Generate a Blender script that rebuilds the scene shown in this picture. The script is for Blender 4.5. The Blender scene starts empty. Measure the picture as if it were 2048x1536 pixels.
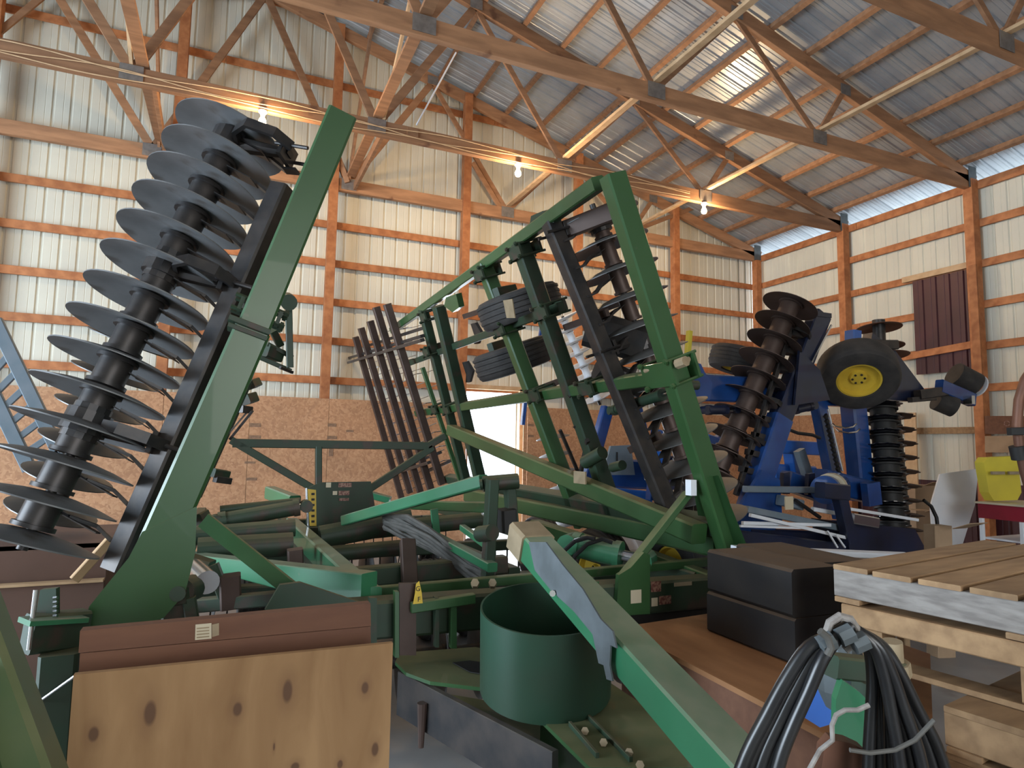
import bpy, math, random
from mathutils import Vector, Matrix
random.seed(7)
V = Vector
C = bpy.context.scene
# ------------------------------------------------------------------ camera
EYE = 1.75
FPX, YAW, PIT, ROL = 1280.0, .41287884, .0940454, .01656559
_f = V((math.sin(YAW)*math.cos(PIT), math.cos(YAW)*math.cos(PIT), math.sin(PIT)))
_r0 = V((math.cos(YAW), -math.sin(YAW), 0)); _u0 = _r0.cross(_f)
_r = _r0*math.cos(ROL) + _u0*math.sin(ROL); _u = -_r0*math.sin(ROL) + _u0*math.cos(ROL)
CAM = V((0, 0, EYE))
cd = bpy.data.cameras.new('camera'); cam = bpy.data.objects.new('camera', cd)
C.collection.objects.link(cam); C.camera = cam
cd.sensor_width = 36; cd.lens = 36*FPX/2048; cd.clip_start = .05; cd.clip_end = 500
m = Matrix((( _r.x, _u.x, -_f.x, 0), (_r.y, _u.y, -_f.y, 0), (_r.z, _u.z, -_f.z, EYE), (0, 0, 0, 1)))
cam.matrix_world = m
# ------------------------------------------------------------------ world, light, exposure
w = bpy.data.worlds.new('world'); C.world = w; w.use_nodes = True
nt = w.node_tree; bg = nt.nodes['Background']
bg.inputs[0].default_value = (.74, .86, 1, 1); bg.inputs[1].default_value = 5.0
C.view_settings.view_transform = 'Standard'; C.view_settings.look = 'None'
C.view_settings.gamma = 1; C.view_settings.exposure = 0.18; C.view_settings.use_curve_mapping = False

def area(name, loc, tgt, sx, sy, power, col):
    l = bpy.data.lights.new(name, 'AREA'); l.shape = 'RECTANGLE'; l.size = sx; l.size_y = sy
    l.energy = power; l.color = col
    o = bpy.data.objects.new(name, l); C.collection.objects.link(o); o.location = loc
    o.rotation_euler = (V(tgt)-V(loc)).to_track_quat('-Z', 'Y').to_euler()
    return o
# daylight coming in through the big open doors of the shed (left wall, and front wall behind the camera)
area('door_daylight_left', (-10.3, 3.5, 2.4), (5, 5, 2.6), 7, 4.4, 1700, (.72, .86, 1))
area('door_daylight_front', (1.5, -5.6, 3.2), (3, 9, 6.0), 3.6, 3.4, 190, (1, .95, .88))
area('door_daylight_back', (4.55, 11.4, 1.5), (4.0, 5, 1.0), 1.0, 2.4, 95, (.8, .9, 1))

# ------------------------------------------------------------------ pixel rays (2048 x 1536 frame) -> points on real planes
def ray(x, y): return _f*FPX + _r*(x-1024) - _u*(y-768)
def onY(x, y, Y): d = ray(x, y); return CAM + d*(Y/d.y)
def onX(x, y, X): d = ray(x, y); return CAM + d*(X/d.x)
def onZ(x, y, Z): d = ray(x, y); return CAM + d*((Z-EYE)/d.z)
def onP(x, y, n, p): d = ray(x, y); return CAM + d*((p-CAM).dot(n)/d.dot(n))
def at(x, y, dep): return CAM + ray(x, y)*(dep/FPX)

# ------------------------------------------------------------------ materials
def mat(name, col, rough=.6, metal=0., col2=None, scale=6., stretch=(1, 1, 1), bump=0., dust=None, dustamt=.8,
        spots=None, emit=None, coat=0., lo=.35, hi=.65, rand=.0, spec=.5):
    mt = bpy.data.materials.new(name); mt.use_nodes = True
    n = mt.node_tree; b = n.nodes['Principled BSDF']; L = n.links.new
    b.inputs['Roughness'].default_value = rough; b.inputs['Metallic'].default_value = metal
    b.inputs['Coat Weight'].default_value = coat; b.inputs['Specular IOR Level'].default_value = spec
    tc = n.nodes.new('ShaderNodeTexCoord'); mp = n.nodes.new('ShaderNodeMapping'); mp.inputs['Scale'].default_value = stretch
    L(tc.outputs['Object'], mp.inputs[0])
    nz = n.nodes.new('ShaderNodeTexNoise'); nz.inputs['Scale'].default_value = scale; nz.inputs['Detail'].default_value = 6
    L(mp.outputs[0], nz.inputs[0])
    rp = n.nodes.new('ShaderNodeValToRGB'); rp.color_ramp.elements[0].position = lo; rp.color_ramp.elements[1].position = hi
    rp.color_ramp.elements[0].color = (*col, 1); rp.color_ramp.elements[1].color = (*(col2 or col), 1)
    L(nz.outputs[0], rp.inputs[0]); cur = rp.outputs[0]
    if spots:
        n2 = n.nodes.new('ShaderNodeTexNoise'); n2.inputs['Scale'].default_value = spots[1]; n2.inputs['Detail'].default_value = 5
        L(tc.outputs['Object'], n2.inputs[0])
        r2 = n.nodes.new('ShaderNodeValToRGB'); r2.color_ramp.elements[0].position = spots[2]; r2.color_ramp.elements[1].position = spots[2]+.08
        L(n2.outputs[0], r2.inputs[0])
        mx = n.nodes.new('ShaderNodeMix'); mx.data_type = 'RGBA'; L(r2.outputs[0], mx.inputs[0]); L(cur, mx.inputs[6])
        mx.inputs[7].default_value = (*spots[0], 1); cur = mx.outputs[2]
    if rand:
        oi = n.nodes.new('ShaderNodeObjectInfo'); hs = n.nodes.new('ShaderNodeHueSaturation')
        mr = n.nodes.new('ShaderNodeMapRange'); mr.inputs[3].default_value = 1-rand; mr.inputs[4].default_value = 1+rand
        L(oi.outputs['Random'], mr.inputs[0]); L(mr.outputs[0], hs.inputs['Value']); L(cur, hs.inputs['Color']); cur = hs.outputs[0]
    if dust:      # settled dust on faces that look up
        ge = n.nodes.new('ShaderNodeNewGeometry'); sp = n.nodes.new('ShaderNodeSeparateXYZ'); L(ge.outputs['True Normal'], sp.inputs[0])
        mr = n.nodes.new('ShaderNodeMapRange'); mr.inputs[1].default_value = .35; mr.inputs[2].default_value = .9
        mr.inputs[4].default_value = dustamt; L(sp.outputs[2], mr.inputs[0])
        n3 = n.nodes.new('ShaderNodeTexNoise'); n3.inputs['Scale'].default_value = 9; L(tc.outputs['Object'], n3.inputs[0])
        mu = n.nodes.new('ShaderNodeMath'); mu.operation = 'MULTIPLY'; L(mr.outputs[0], mu.inputs[0])
        m4 = n.nodes.new('ShaderNodeMapRange'); m4.inputs[1].default_value = .25; m4.inputs[2].default_value = .6; m4.inputs[3].default_value = .6
        L(n3.outputs[0], m4.inputs[0]); L(m4.outputs[0], mu.inputs[1])
        mx = n.nodes.new('ShaderNodeMix'); mx.data_type = 'RGBA'; L(mu.outputs[0], mx.inputs[0]); L(cur, mx.inputs[6])
        mx.inputs[7].default_value = (*dust, 1); cur = mx.outputs[2]
        ar = n.nodes.new('ShaderNodeMath'); ar.operation = 'MULTIPLY_ADD'; L(mu.outputs[0], ar.inputs[0])
        ar.inputs[1].default_value = .9-rough; ar.inputs[2].default_value = rough; L(ar.outputs[0], b.inputs['Roughness'])
    L(cur, b.inputs['Base Color'])
    if bump:
        bp = n.nodes.new('ShaderNodeBump'); bp.inputs['Strength'].default_value = bump; bp.inputs['Distance'].default_value = .01
        L(nz.outputs[0], bp.inputs['Height']); L(bp.outputs[0], b.inputs['Normal'])
    if emit:
        b.inputs['Emission Color'].default_value = (*emit[0], 1); b.inputs['Emission Strength'].default_value = emit[1]
    return mt
M = {}
M['timber'] = mat('pine_timber', (.50, .20, .075), .7, col2=(.33, .115, .04), scale=5, stretch=(1.5, 1.5, 1.5), bump=.15, rand=.14, spots=((.20, .07, .03), 2.2, .66))
M['truss'] = mat('truss_timber', (.37, .19, .095), .7, col2=(.25, .125, .062), scale=4, stretch=(.5, 3, 3), bump=.15, rand=.2, spots=((.16, .07, .035), 2.5, .66))
M['lath'] = mat('pale_lath', (.62, .42, .24), .7, col2=(.5, .32, .17), scale=7, bump=.1)
M['cream'] = mat('cream_metal', (.69, .665, .55), .5, col2=(.62, .60, .51), scale=1.2, rand=.05, spec=.4)
M['galv'] = mat('galvanised_roof', (.50, .545, .585), .38, .5, col2=(.40, .44, .48), scale=2.2, rand=.08)
M['maroon'] = mat('maroon_metal', (.075, .022, .028), .5, col2=(.055, .018, .022), scale=2)
M['plate'] = mat('truss_plate', (.30, .28, .26), .5, .6, col2=(.22, .2, .19), scale=12)
M['concrete'] = mat('concrete', (.30, .29, .28), .42, col2=(.20, .195, .19), scale=1.6, bump=.05, spots=((.13, .11, .10), 1.1, .62))
M['green'] = mat('green_paint', (.026, .078, .024), .38, col2=(.032, .092, .030), scale=3, dust=(.22, .21, .10), dustamt=.75, coat=.15, spots=((.08, .10, .055), 7, .68), bump=.03)
M['green2'] = mat('bright_green_paint', (.03, .15, .07), .34, col2=(.035, .18, .085), scale=3, dust=(.30, .31, .22), dustamt=.7, coat=.25, spots=((.10, .17, .09), 8, .7))
M['darkgreen'] = mat('grimy_green_paint', (.016, .045, .022), .55, col2=(.024, .036, .02), scale=6, dust=(.17, .15, .08), dustamt=.7, spots=((.05, .035, .025), 6, .58))
M['steel'] = mat('dark_steel', (.028, .028, .030), .42, .4, col2=(.062, .052, .047), scale=9, dust=(.16, .14, .12), dustamt=.5, bump=.1)
M['blade'] = mat('worn_blade', (.10, .103, .103), .42, .45, col2=(.15, .15, .15), scale=5, dust=(.18, .165, .14), dustamt=.35, spots=((.10, .06, .04), 3, .64))
M['blade_g'] = mat('dusty_grey_blade', (.13, .135, .14), .5, .15, col2=(.20, .205, .21), scale=4, spots=((.09, .075, .065), 3, .6))
M['tubgreen'] = mat('deep_green_paint', (.018, .062, .036), .42, col2=(.024, .05, .03), scale=2.5)
M['brownsteel'] = mat('brown_steel', (.06, .038, .030), .5, .35, col2=(.085, .055, .045), scale=5, dust=(.14, .11, .09), dustamt=.4)
M['rust'] = mat('rusty_blade', (.20, .09, .055), .55, .3, col2=(.12, .055, .035), scale=5)
M['chrome'] = mat('bright_steel', (.6, .62, .64), .2, 1.)
M['blue'] = mat('blue_paint', (.012, .065, .26), .26, col2=(.010, .045, .18), scale=3, coat=.4, dust=(.10, .14, .24), dustamt=.35)
M['bluel'] = mat('light_blue_paint', (.02, .13, .50), .3, col2=(.018, .10, .40), scale=3, coat=.3)
M['navy'] = mat('navy_paint', (.012, .02, .055), .3, col2=(.012, .016, .035), scale=4, coat=.3)
M['rubber'] = mat('tyre_rubber', (.022, .021, .021), .75, col2=(.045, .04, .037), scale=8, dust=(.10, .085, .07), dustamt=.5, bump=.2)
M['hose'] = mat('hose_rubber', (.010, .010, .011), .33, col2=(.018, .018, .018), scale=12)
M['oldhose'] = mat('dusty_hose', (.06, .058, .052), .7, col2=(.09, .085, .075), scale=12)
M['yellow'] = mat('yellow_paint', (.72, .50, .05), .5, col2=(.62, .42, .04), scale=5)
M['yellowp'] = mat('yellow_plastic', (.68, .56, .05), .5, col2=(.58, .47, .05), scale=3)
M['gloss'] = mat('glossy_dark_paint', (.012, .014, .022), .16, .2, col2=(.02, .02, .028), scale=4, coat=.8)
M['red'] = mat('red_paint', (.28, .012, .03), .4, col2=(.2, .01, .02), scale=3)
M['white'] = mat('white_board', (.80, .83, .88), .6, col2=(.74, .78, .84), scale=3)
M['card'] = mat('brown_card', (.42, .29, .18), .8, col2=(.34, .23, .14), scale=4, rand=.15)
M['decalw'] = mat('decal_white', (.55, .48, .34), .5)
M['pale'] = mat('glare_white_blade', (.72, .73, .74), .45, .1, col2=(.6, .6, .6), scale=5)  # white glare on the rear blades, put into their base colour
M['decalr'] = mat('decal_red', (.14, .045, .035), .5, col2=(.30, .17, .12), scale=60, lo=.45, hi=.55)
M['black'] = mat('black_print', (.012, .012, .012), .6)
M['beige'] = mat('worn_beige', (.34, .26, .16), .7, col2=(.26, .2, .12), scale=12)
M['greystrip'] = mat('weathered_grey_steel', (.12, .14, .15), .65, .2, col2=(.085, .10, .105), scale=9)
M['oldwood'] = mat('old_brown_board', (.17, .075, .04), .75, col2=(.13, .055, .03), scale=3, stretch=(1, 6, 6), bump=.2, spots=((.08, .035, .02), 4, .68))
M['palletw'] = mat('pallet_wood', (.36, .225, .115), .8, col2=(.25, .15, .075), scale=4, stretch=(1, 5, 5), bump=.25, rand=.15)
M['greywood'] = mat('grey_pallet_wood', (.30, .275, .25), .85, col2=(.19, .17, .155), scale=9, stretch=(6, .7, 6), bump=.25)
M['darkwood'] = mat('tarred_timber', (.010, .010, .012), .5, col2=(.022, .019, .018), scale=5, dust=(.13, .08, .045), dustamt=.85, bump=.2)

def osb_mat():
    mt = bpy.data.materials.new('strand_board'); mt.use_nodes = True; n = mt.node_tree; b = n.nodes['Principled BSDF']; L = n.links.new
    tc = n.nodes.new('ShaderNodeTexCoord'); nz = n.nodes.new('ShaderNodeTexNoise'); nz.inputs['Scale'].default_value = 9
    L(tc.outputs['Object'], nz.inputs[0])
    ad = n.nodes.new('ShaderNodeVectorMath'); ad.operation = 'MULTIPLY_ADD'; L(nz.outputs['Color'], ad.inputs[0]); ad.inputs[1].default_value = (.12,)*3; L(tc.outputs['Object'], ad.inputs[2])
    vo = n.nodes.new('ShaderNodeTexVoronoi'); vo.inputs['Scale'].default_value = 30; L(ad.outputs[0], vo.inputs[0])
    rp = n.nodes.new('ShaderNodeValToRGB'); rp.color_ramp.elements[0].color = (.37, .185, .095, 1); rp.color_ramp.elements[1].color = (.52, .29, .155, 1)
    e = rp.color_ramp.elements.new(.5); e.color = (.45, .235, .12, 1)
    sp = n.nodes.new('ShaderNodeSeparateColor'); L(vo.outputs['Color'], sp.inputs[0]); L(sp.outputs[0], rp.inputs[0])
    n2 = n.nodes.new('ShaderNodeTexNoise'); n2.inputs['Scale'].default_value = 1.3; L(tc.outputs['Object'], n2.inputs[0])
    mr = n.nodes.new('ShaderNodeMapRange'); mr.inputs[3].default_value = .72; mr.inputs[4].default_value = 1.25; L(n2.outputs[0], mr.inputs[0])
    hs = n.nodes.new('ShaderNodeHueSaturation'); L(mr.outputs[0], hs.inputs['Value']); L(rp.outputs[0], hs.inputs['Color'])
    L(hs.outputs[0], b.inputs['Base Color']); b.inputs['Roughness'].default_value = .75
    return mt
M['osb'] = osb_mat()

# ------------------------------------------------------------------ mesh builder
class MB:
    def __init__(s): s.v = []; s.f = []
    def add(s, vs, fs):
        o = len(s.v); s.v += [V(p) for p in vs]; s.f += [[i+o for i in f] for f in fs]; return s
    def frame(s, p0, p1, up=None):
        d = (V(p1)-V(p0)); L = d.length; d = d/L if L > 1e-9 else V((0, 0, 1))
        up = V(up) if up else V((0, 0, 1))
        if abs(d.dot(up.normalized())) > .98: up = V((0, 1, 0)) if abs(d.y) < .9 else V((1, 0, 0))
        a = d.cross(up).normalized(); b = a.cross(d).normalized()
        return d, a, b, L
    def beam(s, p0, p1, w, h, up=None, w2=None, h2=None, ch=None):
        """rectangular tube with small chamfered edges: w across, h along up"""
        p0, p1 = V(p0), V(p1); d, a, b, L = s.frame(p0, p1, up)
        w2 = w if w2 is None else w2; h2 = h if h2 is None else h2
        c = min(w, h)*.10 if ch is None else ch
        def ring(p, w, h):
            x, y = w/2, h/2
            if c <= 0: return [p+a*X+b*Y for X, Y in ((-x, -y), (x, -y), (x, y), (-x, y))]
            return [p+a*X+b*Y for X, Y in ((-x+c, -y), (x-c, -y), (x, -y+c), (x, y-c), (x-c, y), (-x+c, y), (-x, y-c), (-x, -y+c))]
        r0, r1 = ring(p0, w, h), ring(p1, w2, h2); n = len(r0)
        return s.add(r0+r1, [[i, (i+1) % n, n+(i+1) % n, n+i] for i in range(n)]+[list(range(n))[::-1], list(range(n, 2*n))])
    def box(s, c, x, y, z):
        c = V(c); return s.beam(c-V((x/2, 0, 0)), c+V((x/2, 0, 0)), y, z, (0, 0, 1), ch=0)
    def cyl(s, p0, p1, r, r2=None, n=14):
        p0, p1 = V(p0), V(p1); d, a, b, L = s.frame(p0, p1); r2 = r if r2 is None else r2
        R0 = [p0+(a*math.cos(t)+b*math.sin(t))*r for t in [2*math.pi*i/n for i in range(n)]]
        R1 = [p1+(a*math.cos(t)+b*math.sin(t))*r2 for t in [2*math.pi*i/n for i in range(n)]]
        return s.add(R0+R1, [[i, (i+1) % n, n+(i+1) % n, n+i] for i in range(n)]+[list(range(n))[::-1], list(range(n, 2*n))])
    def tube(s, pts, r, n=8):
        pts = [V(p) for p in pts]; rings = []; a = None
        for i, p in enumerate(pts):
            d = (pts[min(i+1, len(pts)-1)]-pts[max(i-1, 0)]).normalized()
            if a is None: _, a, b, _ = s.frame(p, p+d)
            a = (a-d*a.dot(d)).normalized(); b = d.cross(a)
            rr = r[i] if isinstance(r, (list, tuple)) else r
            rings.append([p+(a*math.cos(t)+b*math.sin(t))*rr for t in [2*math.pi*k/n for k in range(n)]])
        vs = [q for R in rings for q in R]; fs = []
        for i in range(len(pts)-1):
            for k in range(n): fs.append([i*n+k, i*n+(k+1) % n, (i+1)*n+(k+1) % n, (i+1)*n+k])
        fs += [list(range(n))[::-1], list(range((len(pts)-1)*n, len(pts)*n))]
        return s.add(vs, fs)
    def lathe(s, c, ax, prof, n=32, closed=True):
        """prof: (radius, offset along axis) ring list"""
        c = V(c); d, a, b, L = s.frame(c, c+V(ax)); vs = []; fs = []; m = len(prof)
        for i in range(n):
            t = 2*math.pi*i/n; e = a*math.cos(t)+b*math.sin(t)
            vs += [c+e*r+d*h for r, h in prof]
        for i in range(n):
            j = (i+1) % n
            for k in range(m if closed else m-1):
                k2 = (k+1) % m; fs.append([i*m+k, j*m+k, j*m+k2, i*m+k2])
        return s.add(vs, fs)
    def strap(s, pts, w, t, up):
        """flat bar along a path, width w across 'up', thickness t"""
        pts = [V(p) for p in pts]; up = V(up).normalized(); vs = []; fs = []
        for i, p in enumerate(pts):
            d = (pts[min(i+1, len(pts)-1)]-pts[max(i-1, 0)]).normalized(); a = d.cross(up).normalized(); b = a.cross(d)
            vs += [p-a*t/2-b*w/2, p+a*t/2-b*w/2, p+a*t/2+b*w/2, p-a*t/2+b*w/2]
        n = len(pts)
        for i in range(n-1):
            for k in range(4): fs.append([i*4+k, i*4+(k+1) % 4, (i+1)*4+(k+1) % 4, (i+1)*4+k])
        fs += [[3, 2, 1, 0], [4*n-4, 4*n-3, 4*n-2, 4*n-1]]
        return s.add(vs, fs)
    def plate(s, pts, t, nrm=None):
        """flat polygon given thickness t"""
        pts = [V(p) for p in pts]
        if nrm is None: nrm = (pts[1]-pts[0]).cross(pts[2]-pts[0])
        nrm = V(nrm).normalized()*t; n = len(pts)
        return s.add([p for p in pts]+[p+nrm for p in pts], [list(range(n))[::-1], list(range(n, 2*n))]+[[i, (i+1) % n, n+(i+1) % n, n+i] for i in range(n)])
    def mesh(s, name, mt, origin=V((0, 0, 0)), smooth=False):
        me = bpy.data.meshes.new(name); me.from_pydata([tuple(p-origin) for p in s.v], [], s.f)
        import bmesh
        bm = bmesh.new(); bm.from_mesh(me); bmesh.ops.recalc_face_normals(bm, faces=bm.faces[:]); bm.to_mesh(me); bm.free()
        me.materials.append(M[mt] if isinstance(mt, str) else mt)
        if smooth:
            for p in me.polygons: p.use_smooth = True
            try: me.set_sharp_from_angle(angle=math.radians(38))
            except Exception: pass
        return me
WO = {}
def props(o, label=None, cat=None, group=None, kind=None):
    for k, v in (('label', label), ('category', cat), ('group', group), ('kind', kind)):
        if v: o[k] = v
    return o
def empty(name, loc=(0, 0, 0), parent=None, **k):
    o = bpy.data.objects.new(name, None); C.collection.objects.link(o); o.empty_display_size = .1
    loc = V(loc); WO[o] = loc.copy(); o.location = loc-(WO[parent] if parent else V((0, 0, 0)))
    if parent: o.parent = parent
    return props(o, **k)
def put(name, mb, mt, parent=None, smooth=False, **k):
    lo = V([min(p[i] for p in mb.v) for i in range(3)]); hi = V([max(p[i] for p in mb.v) for i in range(3)])
    c = (lo+hi)/2; me = mb.mesh(name, mt, c, smooth)
    o = bpy.data.objects.new(name, me); C.collection.objects.link(o); WO[o] = c
    if parent: o.parent = parent
    o.location = c-(WO[parent] if parent else V((0, 0, 0)))
    return props(o, **k)
def rotm(ax, ref=None):
    """matrix whose Z is ax"""
    z = V(ax).normalized(); ref = V(ref) if ref else V((0, 1, 0))
    if abs(z.dot(ref.normalized())) > .97: ref = V((1, 0, 0))
    x = ref.cross(z).normalized(); y = z.cross(x); return Matrix((x, y, z)).transposed()
def inst(name, me, loc, rot=None, parent=None, **k):
    o = bpy.data.objects.new(name, me); C.collection.objects.link(o); loc = V(loc); WO[o] = loc.copy()
    if parent: o.parent = parent
    o.location = loc-(WO[parent] if parent else V((0, 0, 0)))
    if rot is not None: o.rotation_euler = rot.to_euler()
    return props(o, **k)
# ================================================================== the shed
K = 1.12
YG, XS, SP = 10.045*K, 9.947*K, 2.169*K
XR = .15*K                      # ridge line
XL, YF = XR-(XS-XR), -6.0       # left wall, front wall
def bz(z): return EYE+(z-1.65)*K          # survey height -> world
GZ = [EYE+3.772-.683*k for k in range(6)]  # girt rows
def zc(X): return EYE+4.66+.286*(10.6-(X if X > XR else 2*XR-X))   # centre of top chord
def zroof(X): return zc(X)+.205
CH = EYE+4.46                    # centre of bottom chord
fl = MB().box((XR, (YG+YF)/2, -.06), XS-XL+.4, YG-YF+.4, .12)
put('floor', fl, 'concrete', kind='structure')
gr = MB().box((XR, 3, -.16), 90, 90, .06)
M['gravel'] = mat('yard_gravel', (.42, .41, .39), .9, col2=(.34, .33, .31), scale=3)
put('ground_outside', gr, 'gravel', kind='structure', label='pale gravel yard outside the shed')

def ribbed(p0, dirv, n, width, zb, zt, nrm, rib=.018):
    """one ribbed sheet: starts at p0, runs along dirv; zb bottom, zt(p) top"""
    dirv = V(dirv); nrm = V(nrm); prof = []
    step = .232; k = int(round(width/step))
    for i in range(k):
        b = i*width/k
        prof += [(b, 0), (b+.085, 0), (b+.092, .004), (b+.10, 0), (b+.168, 0), (b+.182, rib), (b+.205, rib), (b+.219, 0)]
    prof.append((width, 0)); mb = MB(); vs = []
    for x, h in prof:
        p = V(p0)+dirv*x-nrm*h
        vs.append(V((p.x, p.y, zb)))
    for i, (x, h) in enumerate(prof):
        p = V(p0)+dirv*x-nrm*h
        vs.append(V((p.x, p.y, zt(p))))
    m = len(prof)
    mb.add(vs, [[i, i+1, m+i+1, m+i] for i in range(m-1)]); return mb

wb = empty('wall_back', (XR, YG, 0), kind='structure')
PW = .928
DX0, DX1, DZ = onY(928, 850, YG).x, onY(1036, 850, YG).x, onY(980, 781, YG).z   # bright doorway in the gable wall
x = XL
while x < XS-.05:
    wd = min(PW, XS-x)
    zb = 0
    if x+wd > DX0+.05 and x < DX1-.05:
        zb = DZ
    put('metal_panel', ribbed((x, YG+.12, 0), (1, 0, 0), 4, wd, zb, lambda p: zroof(p.x)-.03, (0, -1, 0)), 'cream', wb)
    x += wd
# slivers of cladding beside the doorway
for a, b in ((math.floor((DX0-XL)/PW)*PW+XL, DX0), (DX1, math.ceil((DX1-XL)/PW)*PW+XL)):
    if b-a > .05: put('metal_panel', MB().box(((a+b)/2, YG+.12, DZ/2), b-a, .004, DZ), 'cream', wb)
def osbrow(fixed, a, b, axis, parent, top, hole=None):
    x = a
    while x < b-.02:
        e = min(x+1.22, b)
        for (u, v) in ([(x, e)] if not hole or e <= hole[0] or x >= hole[1] else [(x, hole[0]), (hole[1], e)]):
            if v-u < .03: continue
            c = ((u+v)/2, fixed, top/2+.01) if axis == 'x' else (fixed, (u+v)/2, top/2+.01)
            dd = random.uniform(0, .004)
            put('strand_board_panel', MB().box((c[0]-(dd if axis == 'y' else 0), c[1]-(dd if axis == 'x' else 0), c[2]), *((v-u-.006, .012, top) if axis == 'x' else (.012, v-u-.006, top))), 'osb', parent)
            # printed grade marks
        x = e
OT = EYE+.70
osbrow(YG-.235, XL+.1, XS-.1, 'x', wb, OT, (DX0, DX1))
# timber posts and girts of the gable wall
for k in range(0, 9):
    X = XS-k*SP-(.09 if k == 0 else 0)
    top = min(zroof(X)-.12, 20)
    put('post', MB().beam((X, YG-.14, 0), (X, YG-.14, CH-.1 if k == 0 else top), .15, .15, ch=.004), 'timber', wb)
def girt_runs(parent, axis, fixed, a, b, z, h=.125, t=.038, step=SP*2, mtl='timber', off=0):
    x = a
    while x < b-.05:
        e = min(x+step, b)
        p0, p1 = ((x+.003, fixed, z), (e-.003, fixed, z)) if axis == 'x' else ((fixed, x+.003, z), (fixed, e-.003, z))
        put('girt', MB().beam(p0, p1, t, h, ch=.002), mtl, parent); x = e
for k, z in enumerate(GZ[:6]):
    if z < OT: continue
    girt_runs(wb, 'x', YG-.035+.06, XS-8*SP-.0, XS-.02, z)
zg = onY(500, 128, YG).z
lim = 10.6-(zg-.25-EYE-4.66)/.286
girt_runs(wb, 'x', YG+.03, 2*XR-lim, lim, zg)
girt_runs(wb, 'x', YG+.03, -2.2, 2.8, zg+1.25)
def mark(x, y, wpx, hpx, m_='print_grey', nm='printed_mark', t=.002):
    p = onY(x, y, YG-.245); k_ = (YG*1.0)/1280
    put(nm, MB().box(p, wpx*k_, t, hpx*k_), m_, wb)
M['print_grey'] = mat('faded_print', (.17, .10, .06), .8, col2=(.26, .15, .09), scale=30)
M['spray'] = mat('grey_spray', (.33, .25, .21), .8, col2=(.40, .25, .16), scale=5)
for (x, y, w_, h_) in ((510, 850, 20, 7), (510, 874, 20, 6), (664, 850, 16, 6), (664, 875, 18, 6), (500, 925, 18, 4), (662, 905, 8, 14), (503, 958, 18, 5), (700, 862, 14, 4), (1062, 850, 14, 5), (1062, 872, 14, 5)): mark(x, y, w_, h_)
# door frame
d1 = empty('door_1', (DX0, YG, 0), kind='structure', label='bright open doorway in the far gable wall')
for X in (DX0-.03, DX1+.03): put('door_jamb', MB().beam((X, YG-.02, 0), (X, YG-.02, DZ+.04), .07, .12, ch=.003), 'lath', d1)
put('door_head', MB().beam((DX0-.06, YG-.02, DZ+.05), (DX1+.06, YG-.02, DZ+.05), .12, .08, ch=.003), 'lath', d1)

wr = empty('wall_right', (XS, YG/2, 0), kind='structure')
EZ = bz(5.60)
y = YG-.02
PB = [onX(1833, 700, XS).y, onX(1943, 700, XS).y]
while y > YF:
    wd = min(PW, y-YF)
    put('metal_panel', ribbed((XS+.10, y, 0), (0, -1, 0), 4, wd, 1.25, lambda p: EZ+.02, (-1, 0, 0)), 'cream', wr)
    put('wainscot_panel', ribbed((XS+.10, y, 0), (0, -1, 0), 4, wd, 0, lambda p: 1.25, (-1, 0, 0)), 'maroon', wr)
    y -= wd
osbrow(XS-.04, YG-1*SP, YG-.1, 'y', wr, OT)
for k in range(0, 8):
    Y = YG-k*SP
    if k: put('post', MB().beam((XS-.07, Y, 0), (XS-.07, Y, CH+.05), .17, .15, ch=.004), 'timber', wr)
for k, z in enumerate(GZ[:5]):
    girt_runs(wr, 'y', XS+.03, YF, YG-.1, z)
put('girt', MB().beam((XS+.03, YG-2*SP, onX(1900, 861, XS).z), (XS+.03, YG-SP, onX(1900, 861, XS).z), .038, .11, ch=.002), 'palletw', wr)
girt_runs(wr, 'y', XS+.03, YF, YG-.1, EZ, .14)
# maroon cladding panel over the side wall opening and the boards across it
pz0, pz1 = onX(1885, 745, XS-.02).z, onX(1885, 550, XS-.02).z
put('maroon_panel', ribbed((XS-.03, PB[0], 0), (0, -1, 0), 4, PB[0]-PB[1], pz0, lambda p: pz1, (-1, 0, 0), .025), 'maroon', wr, label='maroon metal panel')
put('girt', MB().beam(onX(1805, 561, XS-.04), onX(1948, 527, XS-.04), .04, .10, ch=.002), 'lath', wr)
put('girt', MB().beam(onX(1800, 716, XS-.06), onX(1962, 686, XS-.06), .04, .12, ch=.002), 'timber', wr)
put('trim_board', MB().beam(onX(1945, 530, XS-.17), onX(1958, 760, XS-.17), .04, .12, ch=.002), 'timber', wr)

# left wall and front wall with the big open doors (outside the frame, they let the daylight in)
wl = empty('wall_left', (XL, 0, 0), kind='structure')
for (a, b, z0) in ((YF, -.2, 0), (-.2, 7.2, 4.7), (7.2, YG, 0)):
    put('metal_panel', MB().box((XL-.05, (a+b)/2, (z0+EZ)/2), .01, b-a, EZ-z0), 'cream', wl)
for k in range(0, 8):
    put('post', MB().beam((XL+.07, YG-k*SP, 4.7 if -.2 < YG-k*SP < 7.2 else 0), (XL+.07, YG-k*SP, CH), .15, .15, ch=0), 'timber', wl)
wf = empty('wall_front', (XR, YF, 0), kind='structure')
for (a, b, z0) in ((XL, 0.4, 0), (.4, 4.2, 3.6), (4.2, XS, 0)):
    mb = MB(); n = 6
    for i in range(n):
        u, v = a+(b-a)*i/n, a+(b-a)*(i+1)/n
        mb.plate([(u, YF, z0), (v, YF, z0), (v, YF, zroof(v)-.05), (u, YF, zroof(u)-.05)], .01)
    put('metal_panel', mb, 'cream', wf)

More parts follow.
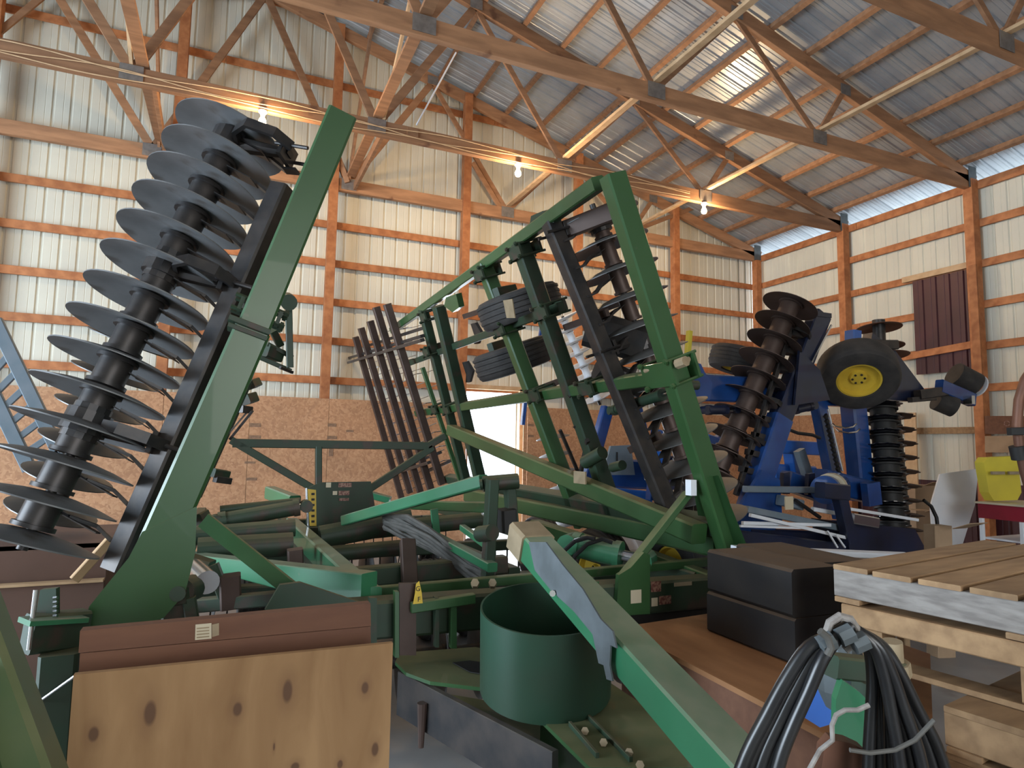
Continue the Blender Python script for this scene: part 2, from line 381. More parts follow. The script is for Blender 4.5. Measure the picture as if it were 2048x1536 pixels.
# ------------------------------------------------------------------ roof
ce = empty('ceiling', (XR, YG/2, 9), kind='structure')
y = YG+.45
RE = XS+.55
while y > YF-.3:
    wd = PW
    for side in (1, -1):
        Xe = RE if side == 1 else 2*XR-RE
        mb = MB(); vs = []; prof = []
        for i in range(4):
            b = i*wd/4
            prof += [(b, 0), (b+.07, 0), (b+.08, .006), (b+.09, 0), (b+.14, 0), (b+.15, .006), (b+.16, 0), (b+.185, 0), (b+.20, .022), (b+.215, .022), (b+.229, 0)]
        prof.append((wd, 0)); n = len(prof)
        for X in (XR, Xe):
            vs += [(X, y-q, zroof(X)+h) for q, h in prof]
        mb.add(vs, [[i, i+1, n+i+1, n+i] for i in range(n-1)])
        put('roof_panel', mb, 'galv', ce)
    y -= wd
PS = .683
k = 0
X = XS-.33
while X > 2*XR-XS:
    z = zc(X)+.155
    if X > -3.5 or True:
        put('purlin', MB().beam((X, YF, z), (X, YG+.1, z), .075, .09, up=(.275 if X > XR else -.275, 0, .96), ch=.002), 'truss', ce)
    X -= PS
# trusses: bottom and top chord nodes (survey X)
BN = [-9.6, -6.5, -3.85, -1.2, 1.5, 4.2, 6.75, 9.85]
TN = [-6.95, -5.13, -2.5, .15, 2.8, 5.40, 7.25]
def truss(Y, full=True):
    t = empty('truss', (XR, Y, CH), ce)
    xe = XS-.02
    put('bottom_chord', MB().beam((XL+.05, Y, CH), (xe, Y, CH), .09, .22, ch=.004), 'truss', t)
    put('top_chord', MB().beam((XR-.02, Y, zc(XR)), (xe+.05, Y, zc(xe+.05)), .09, .20, ch=.004), 'truss', t)
    put('top_chord', MB().beam((XR+.02, Y, zc(XR)), (XL-.05, Y, zc(XL)), .09, .20, ch=.004), 'truss', t)
    bx = [b*K for b in BN]; tx = [q*K for q in TN]
    pairs = [(1, 0), (1, 1), (2, 1), (2, 2), (3, 2), (3, 3), (4, 3), (4, 4), (5, 4), (5, 5), (6, 5), (6, 6)]
    for b, q in pairs:
        put('web', MB().beam((bx[b], Y, CH+.05), (tx[q], Y, zc(tx[q])-.05), .04, .09 if b not in (3, 4) else .12, up=(0, 1, 0) if False else None, ch=.003), 'truss', t)
    for b in range(1, 7):
        for s in (-.055,): put('gusset_plate', MB().box((bx[b], Y+s, CH+.02), .26, .005, .20), 'plate', t)
    for q in range(7): put('gusset_plate', MB().box((tx[q], Y-.055, zc(tx[q])-.03), .2, .005, .16), 'plate', t)
    put('heel_plate', MB().box((XS-.09, Y-.06, CH+.08), .20, .006, .36), 'greystrip', t)
    return t
for k in (0, 1, 2, 3, 4, 5): truss(YG-k*SP-(.12 if k == 0 else 0))
# long braces that tie the trusses together
for X in (-1.12, 1.5, 4.2, 6.8):
    Xk = X*K
    big = X < 2
    put('tie_brace', MB().beam((Xk+.02, YG-.1, CH+.17), (Xk+.02, YF+1, CH+.17), .14 if big else .09, .045, ch=.003), 'truss' if big else 'lath', ce)
    if big:
        put('tie_brace', MB().beam((Xk+.1, YG-.15, CH-.0), (Xk+.14, YG-SP+.0, CH+.06), .05, .14, ch=.003), 'truss', ce)
def xb(a, b, w=.09, mt_='truss', t=.04): put('diagonal_brace', MB().beam(a, b, t, w, ch=.002), mt_, ce)
xb((1.5*K+.1, YG-SP, CH+.15), (1.5*K+.25, YG-2*SP, zc(1.8)-.1), .07, 'lath')
xb((-1.12*K-.1, YG-SP, CH+.15), (-1.12*K-.25, YG-2*SP, zc(-1.5)-.1), .07, 'lath')
xb((1.5*K, YG-.1, CH+.1), (1.5*K, YG-SP, zc(1.6)-.1), .14)
xb((-1.12*K, YG-.1, CH+.1), (-1.12*K, YG-SP, zc(-1.5)-.1), .14)
a = onY(758, 200, YG-SP); 
# thin bright conduit rod from the roof down to the chord
put('hanger_rod', MB().tube([onY(833, 250, YG-SP), onY(912, 105, YG-SP-.1)], .012), 'white', ce)
# knee braces at the gable posts (diagonals under the chord)
for (x0, y0, x1, y1) in ((945, 325, 1003, 420), (1100, 345, 1010, 420), (1440, 395, 1245, 470), (695, 365, 672, 300), (340, 290, 380, 215)):
    put('diagonal_brace', MB().beam(onY(x0, y0, YG-.2), onY(x1, y1, YG-.12), .04, .09, ch=.002), 'truss', ce)
# ------------------------------------------------------------------ lamps
YB = YG-SP-.03
labs = ['bare glowing bulb on the long roof beam, leftmost of the three', 'bare glowing bulb on the roof beam, the middle one of three', 'bare glowing bulb on the roof beam, rightmost of the three']
M['bulb'] = mat('bulb_glass', (1, .8, .5), .3, emit=((1, .62, .26), 45.))
for i, (x, y) in enumerate(((525, 238), (1036, 346), (1408, 420))):
    p = onY(x, y, YB); top = CH-.11
    r = empty('light_bulb', (p.x, YB, top), label=labs[i], cat='lamp', group='bare bulbs under the roof beam')
    put('lamp_socket', MB().lathe((p.x, YB, top-.0), (0, 0, -1), [(0, 0), (.055, 0), (.055, .02), (.035, .045), (.03, .06), (0, .06)], 16, False), 'white', r, smooth=True)
    put('glass_bulb', MB().lathe((p.x, YB, top-.055), (0, 0, -1), [(0, 0), (.02, .005), (.024, .03), (.045, .07), (.05, .10), (.04, .13), (.02, .145), (0, .148)], 16, False), 'bulb', r, smooth=True)
    l = bpy.data.lights.new('bulb_light', 'POINT'); l.energy = 105; l.color = (1, .68, .38); l.shadow_soft_size = .06
    o = bpy.data.objects.new('bulb_light', l); C.collection.objects.link(o); o.location = (p.x, YB-.09, top-.26)
cb = MB()
for dz, amp in ((-.09, .03), (-.03, .05), (.03, .04)):
    pts = []
    for i in range(60):
        X = -3.6*K+i*.19
        pts.append((X, YB-.055+.0*i, CH+dz+amp*math.sin(X*2.3+dz*40)*(.4+.6*abs(math.sin(X*.9)))))
    cb.tube(pts, .008, 5)
props(put('electric_cable', cb, 'lath', smooth=True), 'pale electric cables sagging along the roof beam with the bulbs', 'cable')
jb = onY(825, 248, YB); jb.y = YB-.025
props(put('junction_box', MB().box((jb.x, YB-.026, CH+.02), .16, .02, .12), 'truss'), 'small brown junction box on the roof beam between the bulbs', 'box')
# ================================================================== shared pieces of tillage machines
def blade_mesh(name, R, mt, notch=0, dish=.17, n=40):
    """concave round blade, axis +Z, centre at origin"""
    mb = MB(); vs = []; rr = [.06, .35, .68, 1.0]; t = .006
    for side in (0, 1):
        for q in rr:
            for i in range(n):
                a = 2*math.pi*i/n; r = q*R
                if notch and q == 1.0: r *= 1-(.10 if (i*notch/n) % 1 < .5 else 0)
                vs.append((r*math.cos(a), r*math.sin(a), -dish*R*q*q+side*t))
    fs = []; m = len(rr)
    for s in (0, 1):
        for k in range(m-1):
            for i in range(n):
                a, b = (s*m+k)*n+i, (s*m+k)*n+(i+1) % n; fs.append([a, b, b+n, a+n])
    for i in range(n):
        j = (i+1) % n
        fs.append([(m-1)*n+i, (m-1)*n+j, (2*m-1)*n+j, (2*m-1)*n+i]); fs.append([i, j, m*n+j, m*n+i])
    mb.add(vs, fs); return mb.mesh(name, mt, smooth=True)
ME = {}
ME['blade'] = blade_mesh('blade', .30, 'blade'); ME['blade_l'] = blade_mesh('blade_l', .285, 'blade_g', dish=.15); ME['blade_s'] = blade_mesh('blade_s', .27, 'blade', n=28)
ME['blade_dark'] = blade_mesh('blade_dark', .285, 'brownsteel'); ME['blade_notch'] = blade_mesh('blade_notch', .21, 'gloss', notch=10, n=40)
ME['blade_notchb'] = blade_mesh('blade_notchb', .21, 'brownsteel', notch=10, n=40)
ME['blade_rust'] = blade_mesh('blade_rust', .25, 'rust', n=28); ME['blade_pale'] = blade_mesh('blade_pale', .27, 'pale', n=28)

def gang(parent, P0, P1, n, mesh, R, T0=None, T1=None, tubemat='steel', spoolr=.055, spoolmat='steel', dish=1, scraper=True,
         hangers=(.12, .5, .85), tubesz=.10, label=None, up=(0, 0, 1), scmat='steel', cnt0=0):
    """one row of blades on an axle P0->P1; T0->T1 is the square tube that carries it"""
    P0, P1 = V(P0), V(P1); g = empty('disc_gang', (P0+P1)/2, parent); props(g, label)
    ax = (P1-P0).normalized(); rm = rotm(ax*dish)
    put('gang_axle', MB().cyl(P0-ax*.06, P1+ax*.08, .022), 'steel', g, smooth=True)
    sp = MB()
    d = (P1-P0)/(n-1)
    me = None
    for i in range(n):
        c = P0+d*i
        inst('disc_blade', mesh, c, rm, g)
        if i < n-1:
            L = d.length
            mb = MB().cyl(c+ax*.012, c+ax*.03, spoolr*1.25, n=16).cyl(c+ax*.03, c+d-ax*.03, spoolr, n=16).cyl(c+d-ax*.03, c+d-ax*.012, spoolr*1.2, n=16)
            put('spool', mb, spoolmat, g, smooth=True)
    if T0 is None: return g
    T0, T1 = V(T0), V(T1); tx = (T1-T0).normalized()
    put('gang_tube', MB().beam(T0, T1, tubesz, tubesz, up=(P0-T0)), tubemat, g)
    def foot(p): return T0+tx*(p-T0).dot(tx)
    for q in hangers:
        c = P0+(P1-P0)*q; f = foot(c); out = (f-c); L = out.length; o = out.normalized(); s = ax.cross(o).normalized()
        mb = MB().strap([f+s*.06, f-o*.05+s*.15, f-o*L*.45+s*.19, c+o*.12+s*.12, c+o*.07], .05, .022, ax)
        mb.cyl(c-ax*.05, c+ax*.05, .095, n=16).cyl(c-ax*.08, c+ax*.08, .078, n=14).cyl(c+o*.05, f-o*.10, .045, .03, n=8)
        mb.beam(f-o*.06-ax*.05, f-o*.06+ax*.05, .13, .025, up=o).cyl(f+s*.07-o*.09, f+s*.07+o*.10, .01, n=8).cyl(f-s*.07-o*.09, f-s*.07+o*.10, .01, n=8)
        mb.beam(c+o*.05, f-o*.04, .05, .03, up=ax)
        put('bearing_hanger', mb, 'steel', g)
    if scraper:
        for i in range(n-1):
            c = P0+d*(i+.12); f = foot(P0+d*(i+.75)); o = (f-c); L = o.length; o.normalize(); s = ax.cross(o).normalized()
            e = c+o*.11
            mb = MB().strap([f-s*.05, f-o*.08-s*.06+ax*.02, f-o*L*.42-s*.05, e+ax*.02], .045, .014, s)
            k = c+o*.25+ax*.015
            mb.plate([k+s*.035, k-s*.05, c+o*.06-s*.04+ax*.02, c+o*.10+s*.055+ax*.02], .005, ax)
            put('scraper', mb, scmat, g)
    return g

def tyre(parent, c, ax, R, w, rimr=None, rimmat='yellow', name='wheel', hub=True, treads=True, label=None):
    c = V(c); ax = V(ax).normalized(); r = rimr or R*.5; wh = empty(name, c, parent); props(wh, label)
    h = w/2
    prof = [(r, -h*.75), (r*1.06, -h*.92), (R*.82, -h), (R*.93, -h*.93), (R*.985, -h*.72), (R, -h*.35), (R, h*.35), (R*.985, h*.72), (R*.93, h*.93), (R*.82, h), (r*1.06, h*.92), (r, h*.75)]
    put('tyre', MB().lathe(c, ax, prof, 40), 'rubber', wh, smooth=True)
    if treads:
        mb = MB()
        for q in (-.55, -.2, .15, .5):
            mb.lathe(c+ax*(h*q), ax, [(R*.99, 0), (R*1.018, .01), (R*1.018, h*.22), (R*.99, h*.25)], 40)
        put('tread', mb, 'rubber', wh)
    if hub:
        put('rim', MB().lathe(c, ax, [(r*1.02, -h*.8), (r*1.02, h*.8), (r*.93, h*.8), (r*.86, h*.45), (r*.4, h*.3), (r*.36, h*.55), (0.001, h*.55), (0.001, -h*.55), (r*.36, -h*.55), (r*.4, -h*.3), (r*.86, -h*.45), (r*.93, -h*.8)], 32), rimmat, wh, smooth=True)
        mb = MB()
        rm = rotm(ax)
        for i in range(6):
            a = i*math.pi/3; q = rm @ V((math.cos(a)*r*.27, math.sin(a)*r*.27, 0))
            mb.cyl(c+q-ax*h*.62, c+q+ax*h*.62, .012, n=6)
        put('wheel_bolts', mb, 'steel', wh)
    return wh
def cylinder_ram(parent, a, b, r, mt='green', rod=.35, hose=True, name='hydraulic_cylinder'):
    a, b = V(a), V(b); d = (b-a).normalized(); e = b-(b-a)*rod; h = empty(name, (a+b)/2, parent)
    put('barrel', MB().cyl(a, e, r, n=20).cyl(e-d*.03, e+d*.01, r*1.12, n=20).cyl(a-d*.01, a+d*.04, r*1.12, n=20), mt, h, smooth=True)
    put('rod', MB().cyl(e, b, r*.45, n=14), 'chrome', h, smooth=True)
    up = V((0, 0, 1)); s = d.cross(up).normalized()
    put('clevis', MB().cyl(b-s*r, b+s*r, r*.8, n=14), mt, h, smooth=True); put('clevis', MB().cyl(a-d*.03-s*r, a-d*.03+s*r, r*.9, n=14), mt, h, smooth=True)
    return h

# ================================================================== GREEN folding disc harrow
H = empty('disc_harrow', (1.2, 3.0, 0), label='large green folding disc harrow with both wings folded up', cat='farm machine')
class Wing:
    def __init__(s, A, B, side):
        s.A, s.B = V(A), V(B); s.e = (s.A-s.B).normalized(); s.n = s.e.cross(V((0, 1, 0))).normalized()
        if s.n.x*side < 0: s.n = -s.n
    def p(s, x, y, off=0.): return onP(x, y, s.n, s.A+s.n*off)
def bm(name, mt, par, p, q, w, h, up=None, **k): return put(name, MB().beam(p, q, w, h, up, **k), mt, par)
Y0 = 3.0
# ---------------- right wing
R = Wing(onY(1225, 350, Y0), onY(1458, 1092, Y0), 1)
rw = empty('right_wing', R.B, H)
bm('wing_front_beam', 'green', rw, R.A+R.e*.0, R.B-R.e*.12, .10, .135, up=R.n)
def W(x, y, o=0): return R.p(x, y, o)
put('hinge_plate', MB().plate([W(1372, 960)+V((0, -.07, 0)), W(1420, 950)+V((0, -.07, 0)), W(1475, 1085)+V((0, -.07, 0)), W(1440, 1105)+V((0, -.07, 0)), W(1395, 1090)+V((0, -.07, 0))], .015, (0, 1, 0)), 'green', rw)
bm('cross_beam', 'green', rw, W(1198, 366), W(786, 660), .085, .09, up=R.n)
bm('cross_beam', 'green', rw, W(1345, 750), W(836, 826), .085, .10, up=R.n)
bm('cross_beam', 'darkgreen', rw, W(1125, 612, .06), W(815, 728, .06), .07, .08, up=R.n)
bm('frame_beam', 'darkgreen', rw, W(1040, 485), W(1232, 1035), .11, .12, up=R.n)
bm('frame_beam', 'green', rw, W(968, 528), W(1165, 1052), .11, .12, up=R.n)
bm('frame_beam', 'darkgreen', rw, W(877, 612), W(966, 985), .12, .12, up=R.n)
bm('frame_beam', 'darkgreen', rw, W(846, 618), W(938, 985), .10, .10, up=R.n)
bm('angle_bar', 'green', rw, W(845, 735, -.05), W(925, 975, -.05), .05, .05, up=R.n)
bm('lower_cross_beam', 'darkgreen', rw, R.B+R.e*.12+V((0, .05, 0)), R.B+R.e*.12+V((0, 5.2, 0)), .10, .12, up=R.n)
bm('diagonal_beam', 'green', rw, W(903, 860, -.14), W(1398, 1068, -.14), .12, .12, up=(0, 0, 1))
put('reflector', MB().box(W(1160, 955, -.20), .012, .17, .09), 'beige', rw)
put('reflector', MB().plate([W(x, y, -.135) for x, y in ((1006, 601), (1024, 598), (1030, 636), (1013, 636))], .008, R.n), 'beige', rw)
# clamps with U-bolts where the beams cross
def clamp(par, c, e, n, w=.16, mt='darkgreen'):
    c = V(c); y = V((0, 1, 0))
    mb = MB().beam(c-y*w*.6-n*.085, c+y*w*.6-n*.085, w*.6, .018, up=n).beam(c-y*w*.6+n*.085, c+y*w*.6+n*.085, w*.6, .018, up=n)
    for sy in (-.5, .5):
        for se in (-.3, .3):
            mb.cyl(c+y*w*sy+e*w*se-n*.12, c+y*w*sy+e*w*se+n*.12, .010, n=6)
            mb.cyl(c+y*w*sy+e*w*se-n*.115, c+y*w*sy+e*w*se-n*.098, .018, n=6)
    put('clamp', mb, mt, par)
for (x, y) in ((1015, 655), (1100, 620), (1190, 770), (1085, 785), (905, 815), (880, 815), (865, 700), (860, 630), (1050, 500), (975, 545)): clamp(rw, W(x, y), R.e, R.n)
clamp(rw, W(1340, 742), R.e, R.n, .24, 'green')
put('clamp_rod', MB().cyl(W(1290, 742, -.09), W(1378, 718, -.02), .014).cyl(W(1355, 728, -.06), W(1372, 722, -.05), .03, n=8), 'beige', rw)
put('lift_lug', MB().plate([W(x, y, -.03) for x, y in ((1058, 455), (1062, 432), (1085, 422), (1100, 428), (1108, 445))], .05, R.n), 'darkgreen', rw)
put('lift_lug', MB().plate([W(x, y, -.03) for x, y in ((888, 612), (892, 595), (912, 588), (918, 615), (905, 625))], .06, R.n), 'green', rw)
bm('stub_tube', 'brownsteel', rw, W(1105, 470, .05), W(1235, 420, .25), .10, .12, up=R.e)
put('hinge_barrel', MB().cyl(W(1205, 905, -.02), W(1170, 925, -.08), .05).cyl(W(1245, 930, .0), W(1225, 935, .0), .035), 'darkgreen', rw, smooth=True)
for (a, b, w_) in (((1150, 850), (1200, 905), .035), ((1175, 880), (1150, 1000), .03), ((1140, 790), (1160, 860), .03), ((1120, 860), (1165, 965), .025)):
    bm('linkage_bar', 'steel', rw, W(*a, -.05), W(*b, .05), w_, w_, up=R.n)
cylinder_ram(rw, W(1230, 820, .1), W(1385, 770, .1), .035, 'darkgreen')
# wheels of the wing (seen tread on)
for (x, y) in ((1045, 612), (1030, 716)):
    c = W(x, y, .22)+V((0, .05, 0)); tyre(rw, c, R.e, .37, .26, name='wing_wheel')
    bm('axle_arm', 'darkgreen', rw, c+R.e*.16, c+R.e*.16+V((0, -.15, 0))-R.n*.25, .06, .09, up=R.e)
for (x0, y0, x1, y1) in ((1130, 655, 1215, 625), (1125, 760, 1070, 780), (928, 633, 1000, 610), (905, 690, 955, 675), (1260, 900, 1320, 870)):
    bm('spring_shank', 'brownsteel', rw, W(x0, y0, .1), W(x1, y1, .1), .05, .03, up=R.n)
for (x, y) in ((955, 668), (938, 745)):
    put('tine_point', MB().plate([W(x-14, y-20, .1), W(x-5, y-22, .1), W(x+7, y-2, .1), W(x+1, y+20, .1), W(x-7, y+20, .1), W(x-6, y+4, .1)], .03, R.n), 'steel', rw)
# disc gang of the right wing
T0, T1 = W(1102, 445, 0), W(1338, 1020, 0)
Pa, Pb = W(1190, 425, .36), W(1405, 1028, .36)
gang(H, Pa, Pb, 12, ME['blade'], .3, T0, T1, 'steel', spoolmat='brownsteel', dish=-1, hangers=(.03, .42, .93), tubesz=.11, label='row of blades on the right wing')
for (x0, y0, x1, y1, h_) in ((1175, 655, 1290, 690, .26), (1195, 735, 1280, 775, .16)):
    bm('bearing_housing', 'steel', rw, W(x0, y0, .08), W(x1, y1, .34), .16, h_, up=R.e, ch=.04)
# ladder-like tine harrow behind the right wing
rk = empty('tine_rack', W(780, 800, -.1), H)
bars = [((711, 674), (803, 996)), ((722, 656), (820, 985)), ((740, 642), (841, 985)), ((752, 614), (862, 980)), ((774, 608), (884, 968))]
for (a, b) in bars:
    p, q = W(*a, -.12), W(*b, -.12)
    bar = bm('rack_bar', 'brownsteel', rk, p, q, .085, .095, up=R.n)
    mb = MB(); L = (q-p).length; d = (q-p)/L; t = .35
    while t < L-.1:
        mb.strap([p+d*t, p+d*t+R.n*.12+V((0, .05, 0)), p+d*(t+.02)+R.n*.22-V((0, .02, 0)), p+d*(t+.02)+R.n*.36+V((0, .04, 0))], .012, .010, V((0, 1, .2)))
        t += .2
    put('spring_tines', mb, 'chrome', rk, kind='stuff')
for (a, b, o) in (((697, 725), (845, 680), -.18), ((697, 716), (845, 672), -.08), ((740, 690), (850, 655), -.02), ((778, 950), (858, 925), -.18), ((790, 940), (880, 905), -.06), ((850, 945), (905, 920), 0)):
    bm('rack_crossbar', 'steel', rk, W(*a, o), W(*b, o), .04, .05, up=R.n)

# ---------------- left wing
Lw = Wing(onY(683, 232, Y0), onY(300, 1150, Y0), -1)
def U(x, y, o=0., Y=Y0): return onY(x, y, Y+o)
lw = empty('left_wing', Lw.B, H)
bm('wing_front_beam', 'green', lw, Lw.A, U(505, 662)+V((0, 0, 0)), .10, .135, up=Lw.n)
bm('wing_front_beam', 'green', lw, U(505, 662), U(262, 1215), .11, .150, up=Lw.n)
put('joint_flange', MB().beam(U(500, 655)+Lw.n*.09, U(500, 655)-Lw.n*.085, .15, .025, up=Lw.e).beam(U(496, 668)+Lw.n*.085, U(496, 668)-Lw.n*.08, .13, .02, up=Lw.e), 'darkgreen', lw)
yy = V((0, -.065, 0))
put('hinge_plate', MB().plate([U(x, y)+yy for x, y in ((262, 1110), (288, 1060), (395, 1010), (392, 1100), (372, 1180), (330, 1228), (195, 1268), (172, 1245), (185, 1205))], .02, (0, 1, 0)), 'green', lw)
clamp(lw, U(520, 625, .12), Lw.e, Lw.n, .1)
bm('cross_beam', 'darkgreen', lw, U(500, 700)+V((0, .05, 0)), U(500, 700)+V((0, 4.2, 0)), .085, .10, up=Lw.n)
for yv in (1.25, 1.95, 4.0):
    bm('frame_beam', 'darkgreen', lw, U(500, 710)+V((0, yv, 0)), U(300, 1150)+V((0, yv, 0)), .10, .10, up=Lw.n)
# small gear on the inner side of the left wing
bm('lever_arm', 'darkgreen', lw, at(577, 603, 4.4), at(580, 735, 4.4), .045, .04, up=(0, 1, 0))
put('lever_boss', MB().cyl(at(578, 605, 4.3), at(574, 600, 4.55), .055).cyl(at(560, 600, 4.4), at(575, 603, 4.4), .03), 'darkgreen', lw, smooth=True)
for (x0, y0, x1, y1, w_, mm) in ((535, 688, 585, 715, .03, 'darkgreen'), (520, 715, 582, 742, .03, 'darkgreen'), (530, 700, 560, 712, .09, 'darkgreen'), (545, 660, 560, 690, .05, 'darkgreen'),
                             (500, 770, 515, 765, .06, 'darkgreen'), (490, 800, 508, 795, .07, 'darkgreen'), (480, 818, 500, 820, .05, 'steel'), (505, 822, 460, 878, .018, 'steel'), (455, 870, 502, 815, .012, 'steel'),
                             (425, 945, 455, 950, .06, 'darkgreen'), (430, 958, 460, 962, .045, 'steel'), (395, 1040, 412, 1030, .07, 'darkgreen'), (560, 735, 585, 745, .02, 'steel')):
    bm('bracket', mm, lw, at(x0, y0, 4.4), at(x1, y1, 4.5), w_, w_, up=(0, 1, 0))
# disc gang of the left wing
T0, T1 = onY(566, 375, 3.36), onY(232, 1140, 3.32)
Pa, Pb = onY(468, 268, 3.62), onY(62, 1062, 3.36)
gang(H, Pa, Pb, 14, ME['blade_l'], .28, T0, T1, 'steel', spoolr=.073, dish=-1, hangers=(.03, .39, .77), tubesz=.10, label='row of blades on the left wing')
# second row of blades further back on the left wing
Pa, Pb = onY(300, 610, 4.9), onY(110, 1010, 5.1)
gang(H, Pa, Pb, 7, ME['blade_s'], .27, None, None, dish=-1, label='rear row of blades on the left wing')

# ---------------- centre frame
cf = empty('centre_frame', (1.2, 3.6, 1.0), H)
ZF = 1.06
def F(x, y, z=ZF): return onZ(x, y, z)
bm('front_tube', 'darkgreen', cf, onY(560, 1250, Y0), onY(1450, 1178, Y0), .13, .17)
bm('front_rail', 'green', cf, onY(735, 1185, Y0+.25), onY(1435, 1122, Y0+.25), .05, .05)
bm('rear_tube', 'darkgreen', cf, onY(640, 1160, 3.9), onY(1010, 1128, 3.9), .10, .11)
bm('frame_beam', 'green2', cf, F(583, 1052, 1.0), F(742, 1205, 1.0), .10, .14)
bm('frame_beam', 'green2', cf, at(365, 1112, 3.9), at(738, 1182, 3.0), .10, .05, h2=.17)
bm('brace_strap', 'green', cf, onY(408, 1040, 3.2), onY(582, 1178, 3.05), .02, .07)
put('gusset', MB().plate([onY(x, y, 2.92) for x, y in ((560, 1170), (600, 1165), (735, 1210), (735, 1290), (560, 1290), (530, 1220))], .03, (0, 1, 0)), 'darkgreen', cf)
# rest frame with the warning plate
rf = 5.6
for (x0, y0, x1, y1, w_) in ((465, 886, 858, 892, .07), (855, 892, 890, 872, .06), (462, 880, 640, 985, .06), (865, 895, 728, 985, .06), (637, 893, 637, 1015, .08)):
    bm('rest_bar', 'darkgreen', cf, onY(x0, y0, rf), onY(x1, y1, rf), .05, w_, up=(0, 0, 1))
put('rest_plate', MB().plate([onY(x, y, rf-.06) for x, y in ((612, 1055), (618, 975), (640, 965), (742, 963), (755, 1045))], .03, (0, 1, 0)), 'darkgreen', cf)
dc = MB()
for (x, y, a, b) in ((657, 970, 9, 9), (670, 986, 8, 7)): dc.box(onY(x, y, rf-.08), a*.0045, .004, b*.0045)
put('decal', dc, 'decalw', cf)
dc = MB()
for (x, y, a, b) in ((690, 970, 24, 8), (688, 986, 20, 8), (688, 999, 18, 5)): dc.box(onY(x, y, rf-.08), a*.0045, .004, b*.0045)
put('decal', dc, 'decalr', cf)
put('depth_gauge', MB().plate([onY(x, y, rf-.12) for x, y in ((616, 978), (632, 980), (633, 1052), (619, 1052))], .01, (0, 1, 0)), 'yellow', cf)
put('gauge_rod', MB().cyl(onY(613, 976, rf-.14), onY(617, 1054, rf-.14), .010), 'chrome', cf)
mb = MB()
for k in range(6): mb.box(onY(626, 988+k*11, rf-.128), .025, .004, .018)
put('gauge_marks', mb, 'black', cf)
cylinder_ram(cf, onY(440, 1042, 4.9), onY(612, 1012, 4.9), .055, 'darkgreen', rod=.1)
for (x0, y0, x1, y1, Y, r) in ((440, 1020, 600, 1003, 5.0, .03), (390, 1072, 590, 1055, 4.7, .06), (395, 1100, 585, 1088, 4.4, .075), (640, 1075, 770, 1050, 5.2, .09), (640, 1110, 800, 1095, 5.0, .06), (750, 1060, 960, 1040, 5.4, .07), (650, 1060, 820, 1030, 6.2, .08)):
    put('cross_tube', MB().cyl(onY(x0, y0, Y), onY(x1, y1, Y), r, n=16), 'darkgreen', cf, smooth=True)
for (x0, y0, x1, y1, d0, d1, w_, h_, mm) in (
        (690, 1041, 968, 962, 4.8, 3.75, .07, .075, 'green2'), (868, 1018, 874, 1078, 4.3, 4.3, .05, .02, 'green2'),
        (925, 1055, 985, 1098, 4.2, 3.6, .04, .04, 'green2'), (810, 1040, 985, 1135, 4.9, 3.5, .06, .05, 'green2'), (725, 985, 780, 1000, 6, 6, .12, .06, 'green2'),
        (540, 985, 590, 1005, 6.2, 5.6, .10, .12, 'green2'), (830, 1010, 985, 1015, 5.2, 4.2, .08, .07, 'green'),
        (938, 990, 1442, 1092, 7.0, 3.9, .13, .13, 'green'), (1070, 1052, 1230, 1105, 5.0, 4.2, .10, .10, 'green'), (1290, 1108, 1425, 1160, 4.4, 3.7, .08, .07, 'green'), (1010, 1180, 1240, 1170, 3.5, 3.6, .06, .06, 'darkgreen')):
    bm('frame_beam', mm, cf, at(x0, y0, d0), at(x1, y1, d1), w_, h_)
# brace on the right with its foot plate
bm('brace_bar', 'green', cf, at(1377, 985, 3.8), at(1248, 1150, 3.45), .035, .085, up=(0, -1, .3))
put('brace_foot', MB().plate([onY(x, y, 2.9) for x, y in ((1238, 1150), (1262, 1135), (1288, 1105), (1300, 1110), (1300, 1228), (1232, 1232))], .03, (0, 1, 0)), 'green', cf)
put('brace_tab', MB().box(at(1382, 975, 3.72), .04, .05, .09), 'white', cf)
for (x, y, a, b, mm) in ((1272, 1193, .066, .068, 'decalw'), (1309, 1204, .040, .044, 'decalw'), (1312, 1173, .065, .055, 'decalr'), (1330, 1200, .08, .045, 'decalr'), (1366, 1168, .12, .02, 'beige')):
    put('decal', MB().box(onY(x, y, 2.895 if x < 1290 else Y0-.068), a, .003, b), mm, cf)
put('skid_bar', MB().beam(onY(1248, 1240, 3.02), onY(1450, 1222, 3.02), .12, .09), 'black', cf)
# mast: twin posts with a pin on top
for (x0, y0, x1, y1, d, w_) in ((985, 958, 974, 1170, 3.6, .07), (1018, 965, 1026, 1060, 3.75, .065), (955, 1175, 1030, 1170, 3.5, .10)):
    bm('mast_post', 'darkgreen', cf, at(x0, y0, d), at(x1, y1, d), w_, .06, up=(1, 0, 0))
put('mast_pin', MB().cyl(at(966, 968, 3.68), at(1036, 962, 3.72), .045, n=16).cyl(at(960, 969, 3.66), at(966, 968, 3.66), .03), 'darkgreen', cf, smooth=True)
put('mast_pin', MB().cyl(at(985, 1065, 3.5), at(960, 1068, 3.6), .045), 'darkgreen', cf, smooth=True)
bm('mast_block', 'black', cf, at(1013, 1018, 3.7), at(1015, 1062, 3.7), .10, .09, up=(1, 0, 0))
for x in (950, 985, 1090): put('bolt', MB().cyl(onY(x, 1170, 2.95), onY(x, 1165, 2.88), .02, n=6), 'beige', cf)
